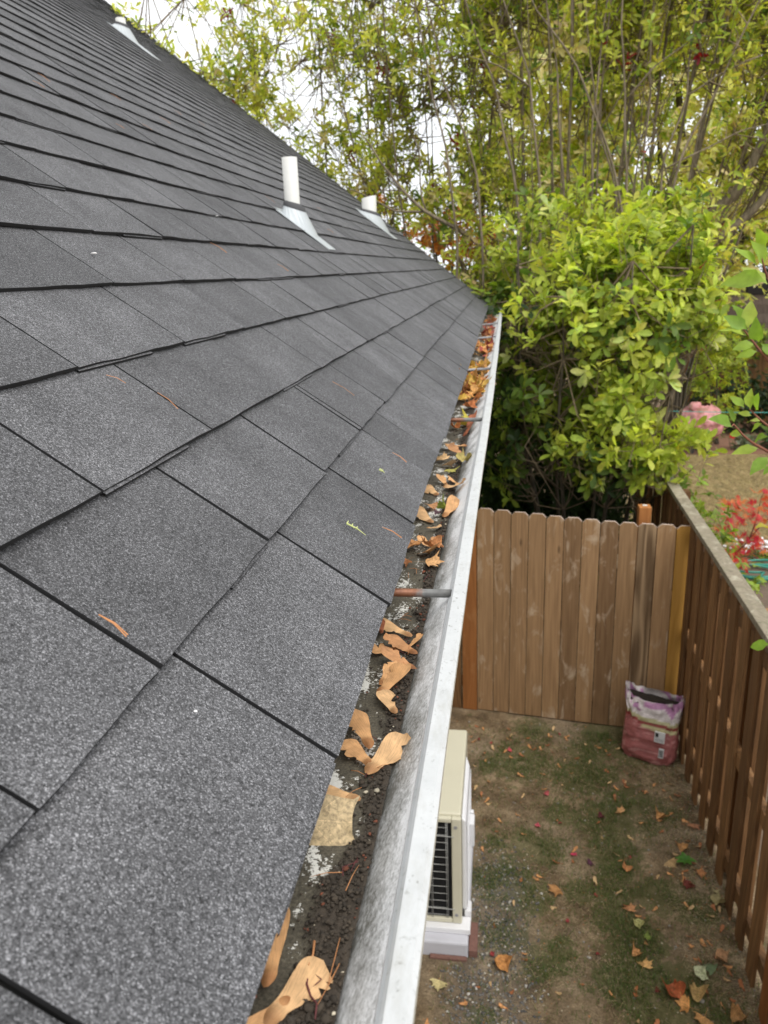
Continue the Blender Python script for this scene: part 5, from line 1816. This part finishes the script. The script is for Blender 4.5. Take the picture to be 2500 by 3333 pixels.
TAN, OCH, BRN, RBR = (0.62, 0.34, 0.15), (0.66, 0.41, 0.205), (0.50, 0.25, 0.11), (0.30, 0.10, 0.045)
keys = [
    ('s1', (-0.007, 0.338), (-0.009, 0.386), TAN, 0.30, 1, 'folded orange maple key half tucked under the lowest shingle, nearest but one to the viewer'),
    ('s2', (-0.001, 0.316), (0.018, 0.360), OCH, 0.10, -1, 'large pale orange maple key wing pointing away, nearest one in the gutter'),
    ('s2b', (0.010, 0.336), (-0.012, 0.308), TAN, 0.10, 1, 'broad orange maple key at the bottom edge of the view, paired with the nearest wing'),
    ('s4', (0.018, 0.520), (-0.018, 0.531), OCH, 0.15, 1, 'narrow orange maple key lying across behind the beige maple leaf'),
    ('s5a', (0.016, 0.583), (-0.003, 0.636), TAN, 0.15, 1, 'slim orange maple key on top of the three-key cluster, pointing up the gutter'),
    ('s5b', (0.018, 0.550), (0.037, 0.602), OCH, 0.18, -1, 'broadest smooth orange maple key of the three-key cluster, against the gutter wall'),
    ('s5c', (0.021, 0.562), (-0.004, 0.592), TAN, 0.12, 1, 'ragged maple key of the three-key cluster nearest the shingles'),
    ('s6', (0.007, 0.680), (0.033, 0.722), TAN, 0.20, 1, 'large orange maple key with toothed edge at the near end of the curled group'),
    ('s6b', (0.031, 0.646), (0.010, 0.676), OCH, 0.20, -1, 'pale orange maple key with seed end pointing to the near gutter wall'),
    ('s7', (0.027, 0.815), (-0.014, 0.843), OCH, 0.18, 1, 'long pale orange maple key lying across just nearer than the first rusty hanger'),
    ('s7b', (-0.009, 0.812), (-0.012, 0.838), RBR, 0.25, 1, 'small brown maple key tucked under the shingles near the first rusty hanger'),
    ('s8', (0.018, 0.786), (-0.016, 0.772), TAN, 0.12, -1, 'triangular orange maple key with its broad wing on the shingle side'),
    ('s9', (0.038, 0.768), (0.006, 0.800), BRN, 0.25, 1, 'brown orange maple key lying diagonally in twigs by the gutter wall'),
    ('s9b', (0.024, 0.782), (0.041, 0.803), TAN, 0.35, 1, 'maple key with its wing tip raised against the gutter wall'),
    ('s10', (0.041, 0.735), (0.000, 0.754), BRN, 0.30, -1, 'big curled orange brown maple key spanning most of the gutter'),
    ('s11', (0.006, 0.702), (0.020, 0.736), TAN, 0.22, 1, 'orange maple key with notched wing beside a black soil clump'),
    ('s14', (0.023, 1.125), (0.005, 1.150), TAN, 0.3, 1, 'small orange maple key on the shingle side beyond the first rusty hanger'),
    ('s14b', (0.041, 1.119), (0.022, 1.147), BRN, 0.3, -1, 'small brown maple key on the wall side beyond the first rusty hanger'),
    ('s15', (0.006, 1.214), (0.031, 1.208), OCH, 0.2, 1, 'broad pale maple key alone on white flaked paint'),
    ('s15b', (0.013, 1.250), (-0.015, 1.300), OCH, 0.2, 1, 'slim pale maple key slanting from under the shingles'),
    ('s16b', (0.030, 1.275), (0.043, 1.338), TAN, 0.3, -1, 'orange maple key standing beside the small green leaf'),
    ('s16c', (0.013, 1.370), (-0.008, 1.325), BRN, 0.3, 1, 'brown maple key on the shingle side of the small green leaf'),
    ('s17a', (0.008, 1.424), (-0.014, 1.465), OCH, 0.25, 1, 'pale maple key under the shingle edge in the group of four'),
    ('s17b', (0.021, 1.488), (0.000, 1.522), TAN, 0.25, -1, 'farthest orange maple key in the group of four'),
    ('s17c', (0.015, 1.476), (0.050, 1.430), OCH, 0.25, 1, 'long orange maple key reaching the wall in the group of four'),
    ('s17d', (0.044, 1.492), (0.024, 1.512), TAN, 0.35, 1, 'small curled maple key by the wall in the group of four'),
    ('s19', (0.044, 1.850), (-0.010, 1.828), TAN, 0.25, 1, 'long flat orange maple key lying across beyond the pink veined leaf'),
    ('s19b', (0.042, 1.758), (0.004, 1.785), BRN, 0.22, -1, 'long flat brown maple key lying across, the nearer of two'),
    ('s20', (0.028, 1.960), (0.056, 2.060), RBR, 0.4, 1, 'dark rust curled leaf strip leaning on the gutter wall before the second hanger'),
]
kn_ = 0
for kx, (a, b, col, curl, flip, lab) in enumerate([k[1:] for k in keys]):
    v, f = samara(kx, curl + 0.10 * rnd.uniform(-1, 1), rnd.uniform(-0.5, 0.5), flip, 1.15 if kx in (1, 2, 5, 7) else 0.42 if col is RBR and kx > 20 else rnd.uniform(0.85, 1.15))
    me = mesh_np('maple_key', v, f, M['samara'], smooth=True)
    A_ = Vector((a[0] + g_off(a[1]) * 0.4, a[1], 0))
    B_ = Vector((b[0] + g_off(b[1]) * 0.4, b[1], 0))
    za = max(silt_z(a[0], a[1]), silt_z(b[0], b[1])) + 0.0030 + (0.006 if kx in (4, 0, 10) else 0)
    A_.z = B_.z = za
    L = (B_ - A_).length
    x = (B_ - A_).normalized()
    nn = Vector((rnd.uniform(-0.1, 0.3), rnd.uniform(-0.45, 0.0), 1))
    o = link('maple_key', me, mw=frame_m(A_, x, nn) @ Matrix.Scale(L, 4))
    b_ = rnd.uniform(0.88, 1.1)
    o.color = (col[0] * b_, col[1] * b_, col[2] * b_, 1)
    tag(o, lab, 'maple key', 'maple keys lying in the gutter')


def place_leaf(name, me, x, y, z, size, ang, col, label, cat, group, tilt=0.25):
    nn = Vector((rnd.uniform(-tilt, tilt), rnd.uniform(-tilt, tilt), 1))
    o = link(name, me, mw=frame_m(Vector((x, y, z)), Vector((math.cos(ang), math.sin(ang), 0)), nn) @ Matrix.Scale(size, 4))
    o.color = (*col, 1)
    return tag(o, label, cat, group)


mlf = [leaf_data('maple_leaf%d' % i, lobed_leaf(5, 40 + i, 0.12, 0.45 + 0.12 * i, 0.10, 0.74), M['dry']) for i in range(6)]


def square_leaf(curl=0.0, seed=0):
    """weathered maple leaf with the lobes worn down to a square blade with a few points"""
    out = [(0.02, 0.40), (0.10, 0.52), (0.35, 0.50), (0.62, 0.46), (0.84, 0.44), (0.98, 0.52), (0.88, 0.30), (0.86, 0.12), (0.88, -0.05), (0.90, -0.22), (1.02, -0.42), (0.82, -0.40), (0.60, -0.50), (0.40, -0.56), (0.22, -0.54), (0.10, -0.48), (0.02, -0.34), (0.05, -0.20), (-0.02, -0.08), (0.03, 0.06), (-0.02, 0.20), (0.04, 0.30)]
    c = (0.46, 0.0)
    k = len(out)
    v = [(c[0], c[1], 0.02)]
    for q in (0.35, 0.7, 1.0):
        for x, y in out:
            X, Y = c[0] + (x - c[0]) * q, c[1] + (y - c[1]) * q
            v.append((X, Y, 0.05 * abs(Y) + 0.03 * math.sin(5 * X + 2) * math.cos(6 * Y) + 0.05 * q * q * math.sin(7 * Y + 3 * X) + 0.03 * abs(X - c[0] - Y * 0.3)))
    f = [(0, 1 + i, 1 + (i + 1) % k) for i in range(k)]
    for r_ in range(2):
        for i in range(k):
            a, b = 1 + r_ * k + i, 1 + r_ * k + (i + 1) % k
            f += [(a, a + k, b + k), (a, b + k, b)]
    if curl:
        r_ = random.Random(seed)
        a_ = r_.uniform(0, 6)
        v = [(0.62 * x * r_.uniform(0.92, 1.08), 0.62 * y * r_.uniform(0.92, 1.08), 0.62 * z + 0.62 * curl * ((x - 0.46) * math.cos(a_) + y * math.sin(a_)) ** 2 * 2.2 + 0.05 * math.sin(9 * x + a_) * math.sin(8 * y)) for x, y, z in v]
    return v, f


for i in (1, 3, 5):
    mlf[i] = leaf_data('curled_leaf%d' % i, square_leaf(0.5 + 0.15 * i, i), M['dry'])
flat = leaf_data('flat_leaf', square_leaf(), M['dry'])
GL = 'dry leaves lying in the gutter'
place_leaf('fallen_leaf', flat, -0.0155, 0.490, silt_z(0, 0.49) + 0.0075, 0.040, 0.05, (0.56, 0.43, 0.25), 'flat beige maple leaf with pointed lobes lying between shingles and soil', 'leaf', GL, 0.06)
bpy.data.objects['fallen_leaf'].matrix_world = frame_m(Vector((-0.0165, 0.484, silt_z(0, 0.49) + 0.010)), Vector((1, 0.05, -0.05)), Vector((0.05, -0.75, 1))) @ Matrix.Scale(0.040, 4)
for (x, y, s_, an, col, mi_, lab) in (
        (0.010, 1.085, 0.060, 0.6, (0.58, 0.31, 0.13), 0, 'crumpled pointed tan leaf on top of the heap just beyond the first rusty hanger'),
        (0.000, 1.110, 0.045, 1.9, (0.50, 0.24, 0.09), 1, 'curled orange brown leaf at the back of the heap beyond the first rusty hanger'),
        (0.020, 1.045, 0.050, 0.1, (0.60, 0.33, 0.14), 2, 'pale tan leaf at the front of the heap beyond the first rusty hanger'),
        (0.035, 1.100, 0.040, 2.6, (0.45, 0.20, 0.08), 3, 'brown leaf of the heap touching the gutter wall'),
        (-0.008, 1.060, 0.035, 4.0, (0.36, 0.15, 0.06), 4, 'small dark brown leaf of the heap on the shingle side'),
        (0.016, 1.315, 0.030, 0.5, (0.26, 0.31, 0.05), 5, 'small green leaf among maple keys'),
        (0.022, 1.285, 0.026, 2.0, (0.10, 0.05, 0.06), 1, 'small dark purple leaf in front of the small green leaf'),
        (0.000, 1.640, 0.062, 0.3, (0.58, 0.37, 0.20), 0, 'large leaf with pink veins against the shingle edge'),
        (0.038, 1.655, 0.052, 1.0, (0.42, 0.34, 0.11), 3, 'folded olive yellow leaf leaning on the gutter wall'),
        (0.020, 1.600, 0.040, 5.2, (0.40, 0.36, 0.09), 2, 'yellow green leaf in front of the pink veined leaf'),
        (-0.005, 1.690, 0.050, 2.2, (0.62, 0.40, 0.20), 4, 'pale tan leaf just behind the pink veined leaf'),
        (-0.002, 2.100, 0.085, 0.1, (0.55, 0.38, 0.05), 0, 'bright yellow leaf lying just nearer than the second rusty hanger'),
        (0.040, 2.150, 0.080, 1.8, (0.40, 0.34, 0.04), 2, 'olive yellow leaf against the wall nearest the second rusty hanger'),
        (0.015, 2.060, 0.050, 3.0, (0.45, 0.17, 0.06), 5, 'orange brown leaf in front of the bright yellow leaf'),
        (0.005, 2.390, 0.070, 0.2, (0.48, 0.17, 0.06), 1, 'flat orange leaf just beyond the second rusty hanger')):
    place_leaf('fallen_leaf', mlf[mi_], x + g_off(y) * 0.5, y, silt_z(x, y) + 0.006 + 0.05 * s_, s_, an, col, lab, 'leaf', GL, 0.45)
# heaps farther along
far_cols = [((0.60, 0.32, 0.10), 'tan'), ((0.50, 0.20, 0.06), 'orange brown'), ((0.58, 0.36, 0.07), 'yellow'), ((0.30, 0.06, 0.04), 'red'), ((0.38, 0.15, 0.07), 'brown')]
for hy, hs, cnt, wts, where in ((2.62, 0.14, 24, (4, 3, 2, 0, 1), 'heap beyond the second rusty hanger'), (2.90, 0.12, 18, (4, 2, 3, 0, 1), 'heap beyond the second rusty hanger'), (3.30, 0.14, 24, (2, 1, 6, 0, 1), 'yellow heap at the third hanger'), (4.1, 0.25, 26, (3, 5, 2, 1, 1), 'heap between the third and fourth hangers'), (5.0, 0.3, 18, (1, 2, 0, 5, 2), 'red heap near the far end of the gutter'), (6.4, 0.6, 16, (1, 2, 0, 5, 3), 'red heap near the far end of the gutter')):
    for i in range(cnt):
        col, cn_ = rnd.choices(far_cols, wts)[0]
        y = hy + rnd.gauss(0, hs * 0.6)
        x = rnd.uniform(-0.015, 0.045)
        s_ = rnd.uniform(0.05, 0.085)
        b_ = rnd.uniform(0.85, 1.15)
        place_leaf('fallen_leaf', mlf[rnd.randrange(6)], x + g_off(y) * 0.6, y, silt_z(x, y) + 0.006 + rnd.uniform(0, 0.024), s_, rnd.uniform(0, 6.28), tuple(c * b_ for c in col), '%s leaf in the %s' % (cn_, where), 'leaf', 'leaves in the %s' % where, 0.5)

# twigs and needles in the gutter
M['needle'] = m_plain('dry_pine_needle', (0.46, 0.20, 0.075), 0.6, var=0.3, scale=90)
M['winetwig'] = m_plain('dark_red_stalk', (0.10, 0.018, 0.020), 0.55, var=0.4, scale=120)


def stick(name, pts, r, mat, label, cat, group):
    t = MB()
    n = len(pts)
    t.tube(pts, [r * (1 - 0.5 * i / (n - 1)) for i in range(n)], 6)
    return tag(t.obj(name, mat, smooth=True), label, cat, group)


GN = 'needles and stalks lying in the gutter'
sz = silt_z(0.02, 0.36) + 0.004
stick('pine_needle', [(0.030, 0.379, sz), (0.0303, 0.362, sz + 0.002), (0.0295, 0.345, sz)], 0.0004, M['needle'], 'straight orange pine needle beside the gutter wall, the farther of the nearest two', 'needle', GN)
stick('pine_needle', [(0.0335, 0.360, sz), (0.031, 0.345, sz + 0.002), (0.026, 0.330, sz)], 0.0004, M['needle'], 'orange pine needle beside the gutter wall, nearest to the viewer', 'needle', GN)
stick('leaf_stalk', [(0.016, 0.352, sz), (0.017, 0.343, sz + 0.001), (0.021, 0.336, sz), (0.026, 0.331, sz + 0.001), (0.027, 0.322, sz)], 0.0009, M['winetwig'], 'dark red bent leaf stalk beside the nearest maple key', 'stalk', GN)
stick('leaf_stalk', [(0.015, 0.372, sz + 0.003), (0.0165, 0.362, sz + 0.003), (0.0155, 0.354, sz + 0.003)], 0.0009, M['needle'], 'short red brown stalk standing up from the nearest maple key wing', 'stalk', GN)
for i in range(34):
    y = rnd.choice([0.36, 0.42, 0.44, 0.53, 0.55, 0.59, 0.68, 0.77, 0.79, 0.80, 0.86, 0.90, 0.95, 1.02, 1.16, 1.40, 1.75, 1.9]) + rnd.uniform(-0.03, 0.03)
    x = rnd.uniform(0.0, 0.036)
    a = rnd.uniform(0, 6.28)
    L = rnd.uniform(0.010, 0.026)
    z = silt_z(x, y) + 0.0045
    dx, dy = math.cos(a) * L * 0.5, math.sin(a) * L * 0.5
    x = min(max(x, -0.02 + abs(dx)), 0.037 - abs(dx))
    if rnd.random() < 0.6:
        stick('pine_needle', [(x - dx, y - dy, z), (x, y, z + 0.0015), (x + dx, y + dy, z)], 0.00035, M['needle'], 'thin orange pine needle lying on dark soil in the gutter', 'needle', 'loose needles on the gutter soil')
    else:
        k_ = rnd.uniform(-0.006, 0.006)
        stick('rootlet', [(x - dx, y - dy, z), (x - dx * 0.3 + k_, y - dy * 0.3, z + 0.0015), (x + dx * 0.4 - k_, y + dy * 0.4, z + 0.001), (x + dx, y + dy, z)], 0.00042, M['winetwig'], 'thin dark curved rootlet lying on dark soil in the gutter', 'rootlet', 'loose rootlets on the gutter soil')

# needles, petals and sprigs on the shingles
RN = [(1.31, 0.470, 0.026, 'pair of bright rust pine needles lying in a shingle seam near the left edge'), (2.80, 0.853, 0.022, 'short pale pine needle in the middle of a shingle'), (2.413, 0.887, 0.034, 'pale orange pine needle lying along a seam at centre left'), (0.42, 1.31, 0.03, 'orange pine needle on the lowest course toward the gutter'), (0.15, 0.97, 0.03, 'orange pine needle along a seam close to the gutter'), (1.55, 1.48, 0.05, 'long orange pine needle beside the doubled seam')]
for i in range(13):
    k = rnd.uniform(4, 16)
    RN.append((k, rnd.uniform(0.8 + k * 0.12, 3.0 + k * 0.25), rnd.uniform(0.025, 0.055), None))
for i, (k, y, L, lab) in enumerate(RN):
    s0 = k * EXP
    u = (k % 1.0)
    off = 0.0150 - 0.0065 * u
    a = rnd.uniform(-0.35, 0.35)
    t = MB()
    for q in ((0.0, 0.0), (0.10, 0.0012)) if (i == 0 or rnd.random() < 0.5) else ((0.0, 0.0),):
        p0_ = UP * (s0 + L / 2) + NR * (off + ROFF) + Vector((0, y - a * L / 2, 0))
        p1_ = UP * (s0 - L / 2) + NR * (off + ROFF + 0.003) + Vector((0, y + a * L / 2 + q[0] * L, 0))
        t.tube([p0_, (p0_ + p1_) / 2 + NR * 0.002, p1_], 0.00055 if i == 0 else 0.0004, 6)
    o = t.obj('pine_needle', M['needle'])
    tag(o, lab or 'thin dry pine needle lying on the grey shingles higher up', 'needle', 'pine needles on the roof')
M['sprig'] = m_plain('yellow_green_sprig', (0.48, 0.52, 0.20), 0.7)
for (k, y, L, lab) in ((0.46, 0.90, 0.035, 'yellow green sprig lying on the lowest shingle course'), (0.52, 1.17, 0.012, 'small yellow fleck on the shingle before the gutter')):
    p0_ = UP * (k * EXP + L * 0.4) + NR * (0.0155 + ROFF) + Vector((0, y, 0))
    p1_ = UP * (k * EXP - L * 0.4) + NR * (0.0165 + ROFF) + Vector((0, y + L * 0.1, 0))
    t = MB()
    t.tube([p0_, (p0_ + p1_) / 2 + NR * 0.0015, p1_], [0.0013, 0.0008, 0.0004], 6)
    for q in range(5):
        c = p0_.lerp(p1_, q * 0.12)
        t.tube([c, c + Vector((0.001, 0.005 * (-1) ** q, 0.002))], [0.001, 0.0005], 5)
    tag(t.obj('sprig', M['sprig']), lab, 'sprig')
for (k, y, lab) in ((4.53, 1.21, 'white petal lying on a shingle at the left'), (5.95, 2.25, 'pale wood chip lying on a shingle edge'), (0.72, 0.445, 'white scuffed fleck on the nearest shingle')):
    p = UP * (k * EXP) + NR * (0.0145 + ROFF) + Vector((0, y, 0))
    o = link('petal', lumps('petal', [(0, 0, 0)], [0.0045 if k > 1 else 0.0016], [(1, 1, 1)], M['petal'], int(k * 10), 0.35), loc=p)
    tag(o, lab, 'petal')

# leaves on the yard ground
GG = 'fallen leaves on the yard ground'
for (x, y, s_, col, mi_, lab) in (
        (0.508, 3.881, 0.135, (0.40, 0.20, 0.075), 0, 'large brown curled maple leaf lying in the middle of the yard'),
        (0.127, 3.341, 0.150, (0.48, 0.22, 0.07), 1, 'large orange maple leaf lying on the gravel beside the bricks'),
        (-0.174, 3.176, 0.120, (0.55, 0.46, 0.22), 2, 'pale yellow maple leaf lying below the grey pad'),
        (1.055, 3.197, 0.150, (0.36, 0.095, 0.035), 3, 'deep rust red leaf lying first in the row of big leaves near the viewer'),
        (1.104, 3.163, 0.130, (0.55, 0.26, 0.08), 4, 'orange leaf lying second in the row of big leaves near the viewer'),
        (1.183, 3.211, 0.140, (0.45, 0.30, 0.12), 5, 'olive tan leaf lying above the row of big leaves near the viewer'),
        (1.167, 3.118, 0.140, (0.52, 0.27, 0.10), 0, 'orange tan leaf lying last in the row of big leaves near the viewer'),
        (1.173, 3.368, 0.110, (0.56, 0.58, 0.36), 1, 'pale mint maple leaf lying face down on the grass'),
        (1.285, 3.395, 0.130, (0.16, 0.22, 0.11), 2, 'grey green maple leaf lying near the fence foot'),
        (1.308, 3.485, 0.110, (0.50, 0.28, 0.14), 3, 'tan leaf with a red stalk lying near the fence foot'),
        (0.913, 3.383, 0.110, (0.62, 0.36, 0.14), 4, 'light orange leaf lying flat on a grass patch'),
        (0.892, 3.439, 0.085, (0.56, 0.28, 0.11), 5, 'narrow orange leaf curled behind the light orange one'),
        (0.892, 3.761, 0.100, (0.50, 0.24, 0.11), 0, 'reddish tan leaf overlapping an olive leaf'),
        (0.927, 3.697, 0.095, (0.38, 0.36, 0.14), 1, 'olive leaf partly under a reddish tan leaf'),
        (0.954, 3.585, 0.080, (0.22, 0.28, 0.06), 2, 'green leaf lying on bare soil in the middle of the yard'),
        (0.926, 4.086, 0.090, (0.55, 0.25, 0.10), 3, 'orange brown leaf lying right of the yard centre'),
        (0.968, 4.632, 0.095, (0.56, 0.30, 0.13), 4, 'tan orange leaf on the green patch below the soil bag'),
        (1.227, 4.574, 0.095, (0.55, 0.28, 0.10), 5, 'orange leaf lying by itself left of the fence boards'),
        (1.440, 4.564, 0.110, (0.46, 0.22, 0.12), 0, 'pinkish brown curled leaf heaped at the fence foot'),
        (1.281, 4.026, 0.110, (0.15, 0.035, 0.025), 1, 'dark maroon leaf lying below the green weed'),
        (1.205, 4.194, 0.120, (0.42, 0.28, 0.13), 2, 'tan leaf lying beside the green weed'),
        (1.400, 3.861, 0.120, (0.44, 0.37, 0.18), 3, 'straw coloured leaf touching the fence foot'),
        (1.420, 3.970, 0.095, (0.46, 0.40, 0.22), 4, 'smaller straw coloured leaf just behind another at the fence foot'),
        (1.339, 3.163, 0.120, (0.42, 0.23, 0.09), 5, 'brown leaf at the lower right of the yard'),
        (0.619, 4.217, 0.060, (0.50, 0.05, 0.10), 0, 'bright pink leaf in the middle of the yard'),
        (0.385, 4.434, 0.055, (0.52, 0.09, 0.12), 1, 'pink leaf between the air conditioner and the yard centre'),
        (0.214, 5.280, 0.060, (0.55, 0.08, 0.10), 2, 'pink leaf near the foot of the gate boards'),
        (0.488, 4.759, 0.060, (0.46, 0.10, 0.11), 3, 'dusty pink leaf on the far grass patch'),
        (0.728, 4.145, 0.070, (0.08, 0.025, 0.045), 4, 'dark purple leaf beside the bright pink leaf'),
        (0.839, 4.595, 0.065, (0.13, 0.025, 0.035), 5, 'dark wine red leaf left of the tan orange leaf'),
        (1.330, 4.30, 0.10, (0.50, 0.26, 0.10), 1, 'brown orange leaf behind the green weed'),
        (1.36, 4.10, 0.10, (0.46, 0.20, 0.08), 2, 'rusty leaf between the green weed and the fence')):
    place_leaf('fallen_leaf', mlf[mi_], x, y, ground_z(x, y) + 0.008 + 0.06 * s_, s_, rnd.uniform(0, 6.28), col, lab, 'leaf', GG, 0.35)
kbase = []
for i in range(5):
    v, f = samara(200 + i, 0.15 + 0.1 * i, 0.3 * (i - 2), 1)
    kbase.append(mesh_np('maple_key_small', v, f, M['samara'], smooth=True))
SM = [((0.62, 0.30, 0.12), 'small orange maple key lying on the yard soil', 'maple key'), ((0.60, 0.40, 0.20), 'small pale tan maple key lying on the yard soil', 'maple key'), ((0.40, 0.15, 0.06), 'small brown maple key lying on the yard soil', 'maple key'), ((0.28, 0.04, 0.04), 'small dark red leaf lying on the yard soil', 'leaf')]
for i in range(215):
    c, lab, cat = SM[rnd.choices(range(4), (6, 3, 3, 1))[0]]
    x, y = rnd.uniform(-0.25, 1.42), rnd.uniform(2.9, 5.62)
    q = rnd.random()
    if q < 0.28:
        x = 1.43 - abs(rnd.gauss(0, 0.12))
    elif q < 0.45:
        y = 5.60 - abs(rnd.gauss(0, 0.2))
    if (x < 0.03 and 3.25 < y < 4.35) or (x > 1.05 and 5.05 < y < 5.6):
        continue
    b_ = rnd.uniform(0.8, 1.15)
    gm_ = float(grass_mask(np.array(x), np.array(y)))
    zone = 'beside the air conditioner' if x < 0.3 and y > 3.2 else 'on the gravel' if x < 0.3 else 'at the fence foot' if x > 1.25 else 'near the gate foot' if y > 5.2 else 'on the near part of the yard' if y < 3.6 else 'in the middle of the yard' if y < 4.5 else 'on the far part of the yard'
    zone = ('on grass ' if gm_ > 0.5 else 'on bare soil ') + zone if zone != 'on the gravel' else zone
    lab = lab.replace('lying on the yard soil', 'lying ' + zone)
    place_leaf('maple_key' if cat != 'leaf' else 'fallen_leaf', kbase[i % 5] if cat != 'leaf' else mlf[i % 6], x, y, ground_z(x, y) + 0.006, rnd.uniform(0.030, 0.055), rnd.uniform(0, 6.28), tuple(k_ * b_ for k_ in c), lab, cat, lab.replace('maple key', 'maple keys').replace('leaf lying', 'leaves lying'), 0.35)
pts, szs, cls = [], [], []
for _ in range(2600):
    x, y = rnd.uniform(-0.3, 1.48), rnd.uniform(2.5, 5.72)
    if x < 0.0 and 3.3 < y < 4.35:
        continue
    s_ = rnd.uniform(0.003, 0.009) * (1.7 if rnd.random() < 0.07 else 1)
    pts.append((x, y, ground_z(x, y) + s_ * 0.1))
    szs.append(s_)
    b = rnd.uniform(0.7, 1.25)
    cls.append((0.19 * b, 0.137 * b, 0.084 * b) if rnd.random() < 0.9 else (0.26 * b, 0.24 * b, 0.21 * b))
tag(link('soil_clods', lumps('soil_clods', pts, szs, cls, M['tint'], 19, 0.6)), 'small clods and stones on the bare yard soil', 'soil', kind='stuff')
wd_ = thing('weed', 'bright green leafy weed growing near the fence foot', 'weed', (1.30, 4.185, GZ))
for i in range(9):
    a = i * 0.7 + 0.2
    v, f = TPL[('ovate', True)]
    o = link('leaf', mesh_np('weed_leaf', v, f, M['leafobj'], smooth=True), wd_, mw=frame_m(Vector((1.30, 4.185, ground_z(1.3, 4.185) + 0.012 + 0.003 * i)), Vector((math.cos(a), math.sin(a), 0.35)), Vector((0, 0, 1))) @ Matrix.Scale(0.055 + 0.01 * (i % 3), 4))
    o.color = (0.12, 0.30, 0.055, 1)

# red and wine leaves caught in the shrub
for i, (x, y, z, lab) in enumerate(((1.62, 6.35, 0.30, 'red leaf caught high in the big glossy shrub'), (1.10, 8.6, 2.35, 'wine red leaf caught in the trees at the top'), (1.50, 8.4, 1.35, 'dark red leaf hanging below the leaning limbs'))):
    place_leaf('fallen_leaf', mlf[i], x, y, z, 0.10, 1.0 + i, (0.33, 0.015, 0.03), lab, 'leaf', 'red leaves caught in the greenery', 1.0)
